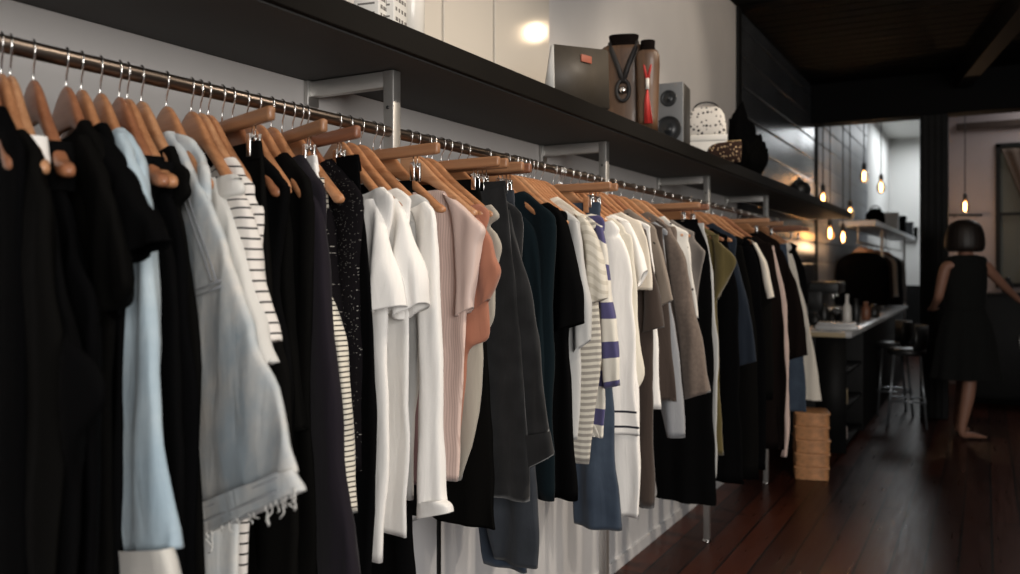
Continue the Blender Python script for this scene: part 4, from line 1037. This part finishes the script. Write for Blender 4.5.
its = [(877,.10,.20,'black','round black bag at the near end of the rear shelf'),(891,.06,.24,'tin','white file box on the rear shelf'),(899,.06,.26,'black','tall black box on the rear shelf beside the white file box'),(907,.06,.24,'charcoal','dark grey box on the rear shelf, second from the far end'),(912,.06,.2,'black2','small black box at the far end of the rear shelf')]
for px, w_, h_, m, l in its:
    yy = y_on(D2+.12, px); bm = bmesh.new()
    if 'bag' in l:
        lathe(bm, [(.07,0),(.11,.04),(.10,.14),(.05,.19),(.02,.2)], 20); sweep(bm, [(.06*math.cos(q),0,.17+.06*math.sin(q)) for q in [PI*k/10 for k in range(11)]], .007, 8)
        o = mesh('bag', bm, M[m], loc=(x2-.14,yy,1.846)); tag(o, l, 'bag')
    else:
        box(bm, -.12, .10, -w_*1.6, w_*1.6, 0, h_, bev=.004); box(bm, -.125,.105,-w_*1.65,w_*1.65,h_-.05,h_+.004,bev=.004)
        o = mesh('storage_box', bm, M[m], loc=(x2-.13,yy,1.846)); tag(o, l, 'box')
# dark sideboard in the right-hand doorway
t = empty('sideboard', (2.2, 9.9, 0), 'black sideboard in the doorway behind the person', 'sideboard')
bm = bmesh.new(); box(bm, -1.0, 1.5, -.25, .25, .06, 1.10, bev=.005); mesh('cabinet_body', bm, M['dark'], t)
for k in range(4):
    bm = bmesh.new(); box(bm, -.98+k*.62, -.98+k*.62+.60, -.268, -.25, .09, 1.06, bev=.004); d_ = mesh('door', bm, M['dark'], t)
    bm = bmesh.new(); sweep(bm, [(-.45+k*.62,-.29,.55),(-.45+k*.62,-.29,.70)], .006, 8); mesh('handle', bm, M['bar_post'], d_)
bm = bmesh.new(); box(bm, -.9, 1.4, -.2, .2, 0, .062); mesh('plinth', bm, M['dark'], t)
for i, (x, h, r, m) in enumerate([(-.55,.16,.05,'blackplastic'),(-.38,.22,.04,'blackplastic'),(-.2,.12,.07,'ceramic')]):
    bm = bmesh.new(); lathe(bm, [(r*.8,0),(r,.01),(r,h*.6),(r*.5,h*.85),(r*.45,h)], 18)
    tag(mesh('vase', bm, M[m], loc=(2.2+x, 9.85, 1.101)), ['dark short vase on the black sideboard','tall dark vase on the black sideboard','white pot on the black sideboard'][i], 'vase')

# ------------------------------------------------------------------ the person
dP = 6.67; pp = at(966, 300, d=dP); pp.z = 0
person = empty('person', pp, 'person seen from behind with dark bobbed hair, black sleeveless dress and bare feet', 'person', rz=TH)
M['skin'] = mat('skin', (.30,.15,.10), rough=.55)
M['hair'] = mat('dark_brown_hair', (.014,.009,.007), rough=.5, bump=.5, bscale=60)
M['dress'] = fabric('black_dress_cloth', (.012,.0125,.012), sheen=.03)
def skin_mesh(name, verts, edges, root=0, m=None, parent=None, lv=2):
    me = bpy.data.meshes.new(name); me.from_pydata([v[:3] for v in verts], edges, [])
    o = bpy.data.objects.new(name, me); link(o, parent); me.materials.append(m)
    sk = o.modifiers.new('skin', 'SKIN'); sk.use_smooth_shade = True
    if not me.skin_vertices:
        me.attributes  # layer is made by the modifier
    for i, v in enumerate(verts):
        sv = me.skin_vertices[0].data[i]; sv.radius = (v[3], v[4] if len(v) > 4 else v[3]); sv.use_root = (i == root)
    ss = o.modifiers.new('sub', 'SUBSURF'); ss.levels = lv; ss.render_levels = lv
    return o
V = []; E = []
def chain(start, pts):
    i = start
    for p in pts:
        V.append(p); E.append((i, len(V)-1)); i = len(V)-1
    return i
V.append((0,0,.90,.14,.11))
ch = chain(0, [(0,0,1.05,.115,.085),(0,-.01,1.22,.135,.09),(0,-.01,1.34,.095,.06)])
nk = chain(ch, [(0,0,1.45,.05,.05),(0,.015,1.51,.052,.055),(0,.03,1.60,.082,.095),(0,.025,1.665,.065,.08)])
def arm(sx, el, wr, hd):
    i = chain(ch, [(sx*.155,-.01,1.375,.052,.05), (sx*.175,-.01,1.33,.045,.045), (*el,.036), (*wr,.024)])
    palm = chain(i, [(*hd, .028,.018)])
    d = (Vector(hd)-Vector(wr)).normalized(); s = d.cross(Vector((0,0,1))).normalized()
    for k, ln in enumerate((.066,.078,.072,.055)):
        b = Vector(hd) + s*(.024-.016*k) + d*.03; m1 = b + d*ln*.5; e = m1 + d*ln*.45 + Vector((0,0,-.012))
        chain(palm, [(*b,.009), (*m1,.0085), (*e,.007)])
    b = Vector(hd)+s*.03; chain(palm, [(*b,.010), (*(b+s*.02+d*.035),.009)])
arm(-1, (-.215,.0,1.12), (-.17,.18,1.03), (-.14,.25,1.02))
arm(1, (.33,.06,1.21), (.50,.16,1.10), (.565,.20,1.065))
def leg(h, k_, a_, toe, r=1):
    i = chain(0, [(*h,.095), (*((Vector(h)+Vector(k_))/2+Vector((0,.0,0))),.078), (*k_,.054), (*(Vector(k_)*.62+Vector(a_)*.38+Vector((0,-.012,0))),.056), (*a_,.034)])
    heel = Vector(a_)+Vector((0,0,-.055)); dirn = (Vector(toe)-Vector(a_)); dirn.z = 0; dirn.normalize()
    j = chain(i, [(*(heel+dirn*.0),.032)]); j = chain(j, [(*(heel+dirn*.09+Vector((0,0,0.0))),.036,.024), (*(Vector(toe)+Vector((0,0,.0))),.034,.017)])
    s = dirn.cross(Vector((0,0,1)))
    for q in range(5):
        b = Vector(toe)+s*(.026-.013*q)+dirn*.018; chain(j, [(*b,.0085), (*(b+dirn*(.022-.003*q)),.0075)])
leg((-.085,0,.86), (.035,.01,.49), (-.035,.0,.095), (.125,.03,.022))
leg((.085,0,.86), (.07,.16,.50), (.05,.22,.095), (.17,.34,.022))
body = skin_mesh('body', V, E, 0, M['skin'], person)
# sleeveless dress with waist seam
bm = bmesh.new(); n = 64; prof = [(1.452,.070,.065),(1.445,.105,.078),(1.43,.150,.085),(1.37,.168,.098),(1.30,.158,.102),(1.22,.158,.108),(1.12,.150,.10),(1.035,.146,.098),(1.02,.150,.10),(.93,.185,.13),(.80,.215,.15),(.65,.235,.165),(.52,.255,.18),(.485,.26,.18)]
rows_ = []
for t_ in range(50):
    z, a, b = crom(prof, t_/49); f_ = max(0, (1.02-z)/.5)
    rows_.append([bm.verts.new(((a+f_*.014*math.sin(9*2*PI*k/n))*math.cos(2*PI*k/n), (b+f_*.014*math.sin(9*2*PI*k/n))*math.sin(2*PI*k/n), z)) for k in range(n)])
for i in range(len(rows_)-1):
    for k in range(n): bm.faces.new((rows_[i][k], rows_[i+1][k], rows_[i+1][(k+1)%n], rows_[i][(k+1)%n]))
bmesh.ops.recalc_face_normals(bm, faces=bm.faces)
o = mesh('dress', bm, M['dress'], person); s_ = o.modifiers.new('s', 'SOLIDIFY'); s_.thickness = .004
bm = bmesh.new(); sweep(bm, [(.150*math.cos(2*PI*k/32), .100*math.sin(2*PI*k/32), 1.028) for k in range(33)], .006, 6, cap=False); mesh('waist_seam', bm, M['dress'], o)
# bobbed hair
bm = bmesh.new(); prof = [(1.732,.012),(1.727,.05),(1.705,.092),(1.67,.118),(1.62,.134),(1.56,.141),(1.51,.138),(1.482,.120),(1.478,.09),(1.49,.06)]
rows_ = []; n = 56
for t_ in range(34):
    z, r_ = crom(prof, t_/33)
    ring = []
    for k in range(n):
        a_ = 2*PI*k/n; front = max(0, math.sin(a_)-.55)/.45 if z < 1.66 else 0   # the face opening
        rr_ = r_*(1-.32*front) + .003*math.sin(a_*23)
        ring.append(bm.verts.new((rr_*math.cos(a_), .02+rr_*math.sin(a_)*1.02, z)))
    rows_.append(ring)
for i in range(len(rows_)-1):
    for k in range(n):
        ang = 2*PI*(k+.5)/n; zc = (rows_[i][k].co.z+rows_[i+1][k].co.z)/2
        if math.sin(ang) > .72 and zc < 1.655: continue
        bm.faces.new((rows_[i][k], rows_[i+1][k], rows_[i+1][(k+1)%n], rows_[i][(k+1)%n]))
bm.faces.new(rows_[0]); bmesh.ops.recalc_face_normals(bm, faces=bm.faces); mesh('hair', bm, M['hair'], person)
for s in (-1, 1):
    bm = bmesh.new(); bmesh.ops.create_uvsphere(bm, u_segments=12, v_segments=8, radius=.011); mesh('eye', bm, M['ceramic'], person, loc=None).location = (s*.031,.112,1.605)
bm = bmesh.new(); sweep(bm, [(0,.112,1.612),(0,.130,1.585),(0,.138,1.572),(0,.118,1.562)], [.006,.009,.011,.006], 8); mesh('nose', bm, M['skin'], person)
bm = bmesh.new(); sweep(bm, [(-.022,.108,1.54),(0,.118,1.541),(.022,.108,1.54)], [.003,.006,.003], 8); mesh('lips', bm, M['palepink'], person)

# ------------------------------------------------------------------ light, world, camera
def area(name, loc, rot, sx, sy, power, col=(1,1,1), spread=None):
    l = bpy.data.lights.new(name, 'AREA'); l.shape = 'RECTANGLE'; l.size = sx; l.size_y = sy; l.energy = power; l.color = col
    if spread: l.spread = spread
    o = bpy.data.objects.new(name, l); o.location = loc; o.rotation_euler = rot; C.objects.link(o); return o
def aim(loc, tgt): return (Vector(tgt)-Vector(loc)).to_track_quat('-Z','Y').to_euler()
area('shop_window_light', (4.6,-1.8,2.0), aim((4.6,-1.8,2.0),(0.2,2.2,1.3)), 2.6, 2.2, 170, (1,.96,.91))
def spot(name, loc, tgt, power, col=(1,.86,.70), ang=60, r=.04):
    l = bpy.data.lights.new(name, 'SPOT'); l.energy = power; l.color = col; l.spot_size = R(ang); l.spot_blend = .6; l.shadow_soft_size = r
    o = bpy.data.objects.new(name, l); o.location = loc; o.rotation_euler = aim(loc, tgt); C.objects.link(o); return o
spot('track_spot', (2.4,2.6,3.3), (.35,2.3,1.1), 150)
spot('track_spot', (2.4,3.9,3.3), (.35,3.6,1.1), 150)
spot('track_spot', (2.4,4.0,3.3), (.05,4.2,2.4), 55, ang=42)
spot('track_spot', (2.3,1.2,3.3), (.35,1.5,1.2), 50)
area('rear_fill_light', (.75,14.6,3.5), (0,0,0), .9, 2.2, 48, (.93,.97,1))  # added fill with no roof opening, brightens the rear white walls
area('rear_right_fill_light', (2.4,10.6,3.5), (0,0,0), 1, .8, 14, (1,.96,.94))  # invented lamp that lifts the mauve room, no fixture there
spot('rear_boards_fill_spot', (1.0,9.8,3.4), (0,9.3,1.35), 55, (.88,.94,1), 62, .1)  # extra cool spot added to brighten the low rear boards
w = bpy.data.worlds.new('World'); bpy.context.scene.world = w; w.use_nodes = True
w.node_tree.nodes['Background'].inputs[0].default_value = (.75,.85,1,1); w.node_tree.nodes['Background'].inputs[1].default_value = .12

cam = bpy.data.cameras.new('Camera'); co = bpy.data.objects.new('Camera', cam); C.objects.link(co)
co.location = (CX, 0, CZ); co.rotation_euler = (PI/2, 0, TH)
cam.sensor_width = 36; cam.lens = F/W*36; cam.shift_y = -(H/2-HY)/W
cam.dof.use_dof = True; cam.dof.focus_distance = 2.0; cam.dof.aperture_fstop = 3.2; cam.clip_start = .05
S = bpy.context.scene; S.camera = co
S.view_settings.view_transform = 'Standard'; S.view_settings.look = 'None'; S.view_settings.gamma = 1; S.view_settings.exposure = 0.22
S.view_settings.use_curve_mapping = False
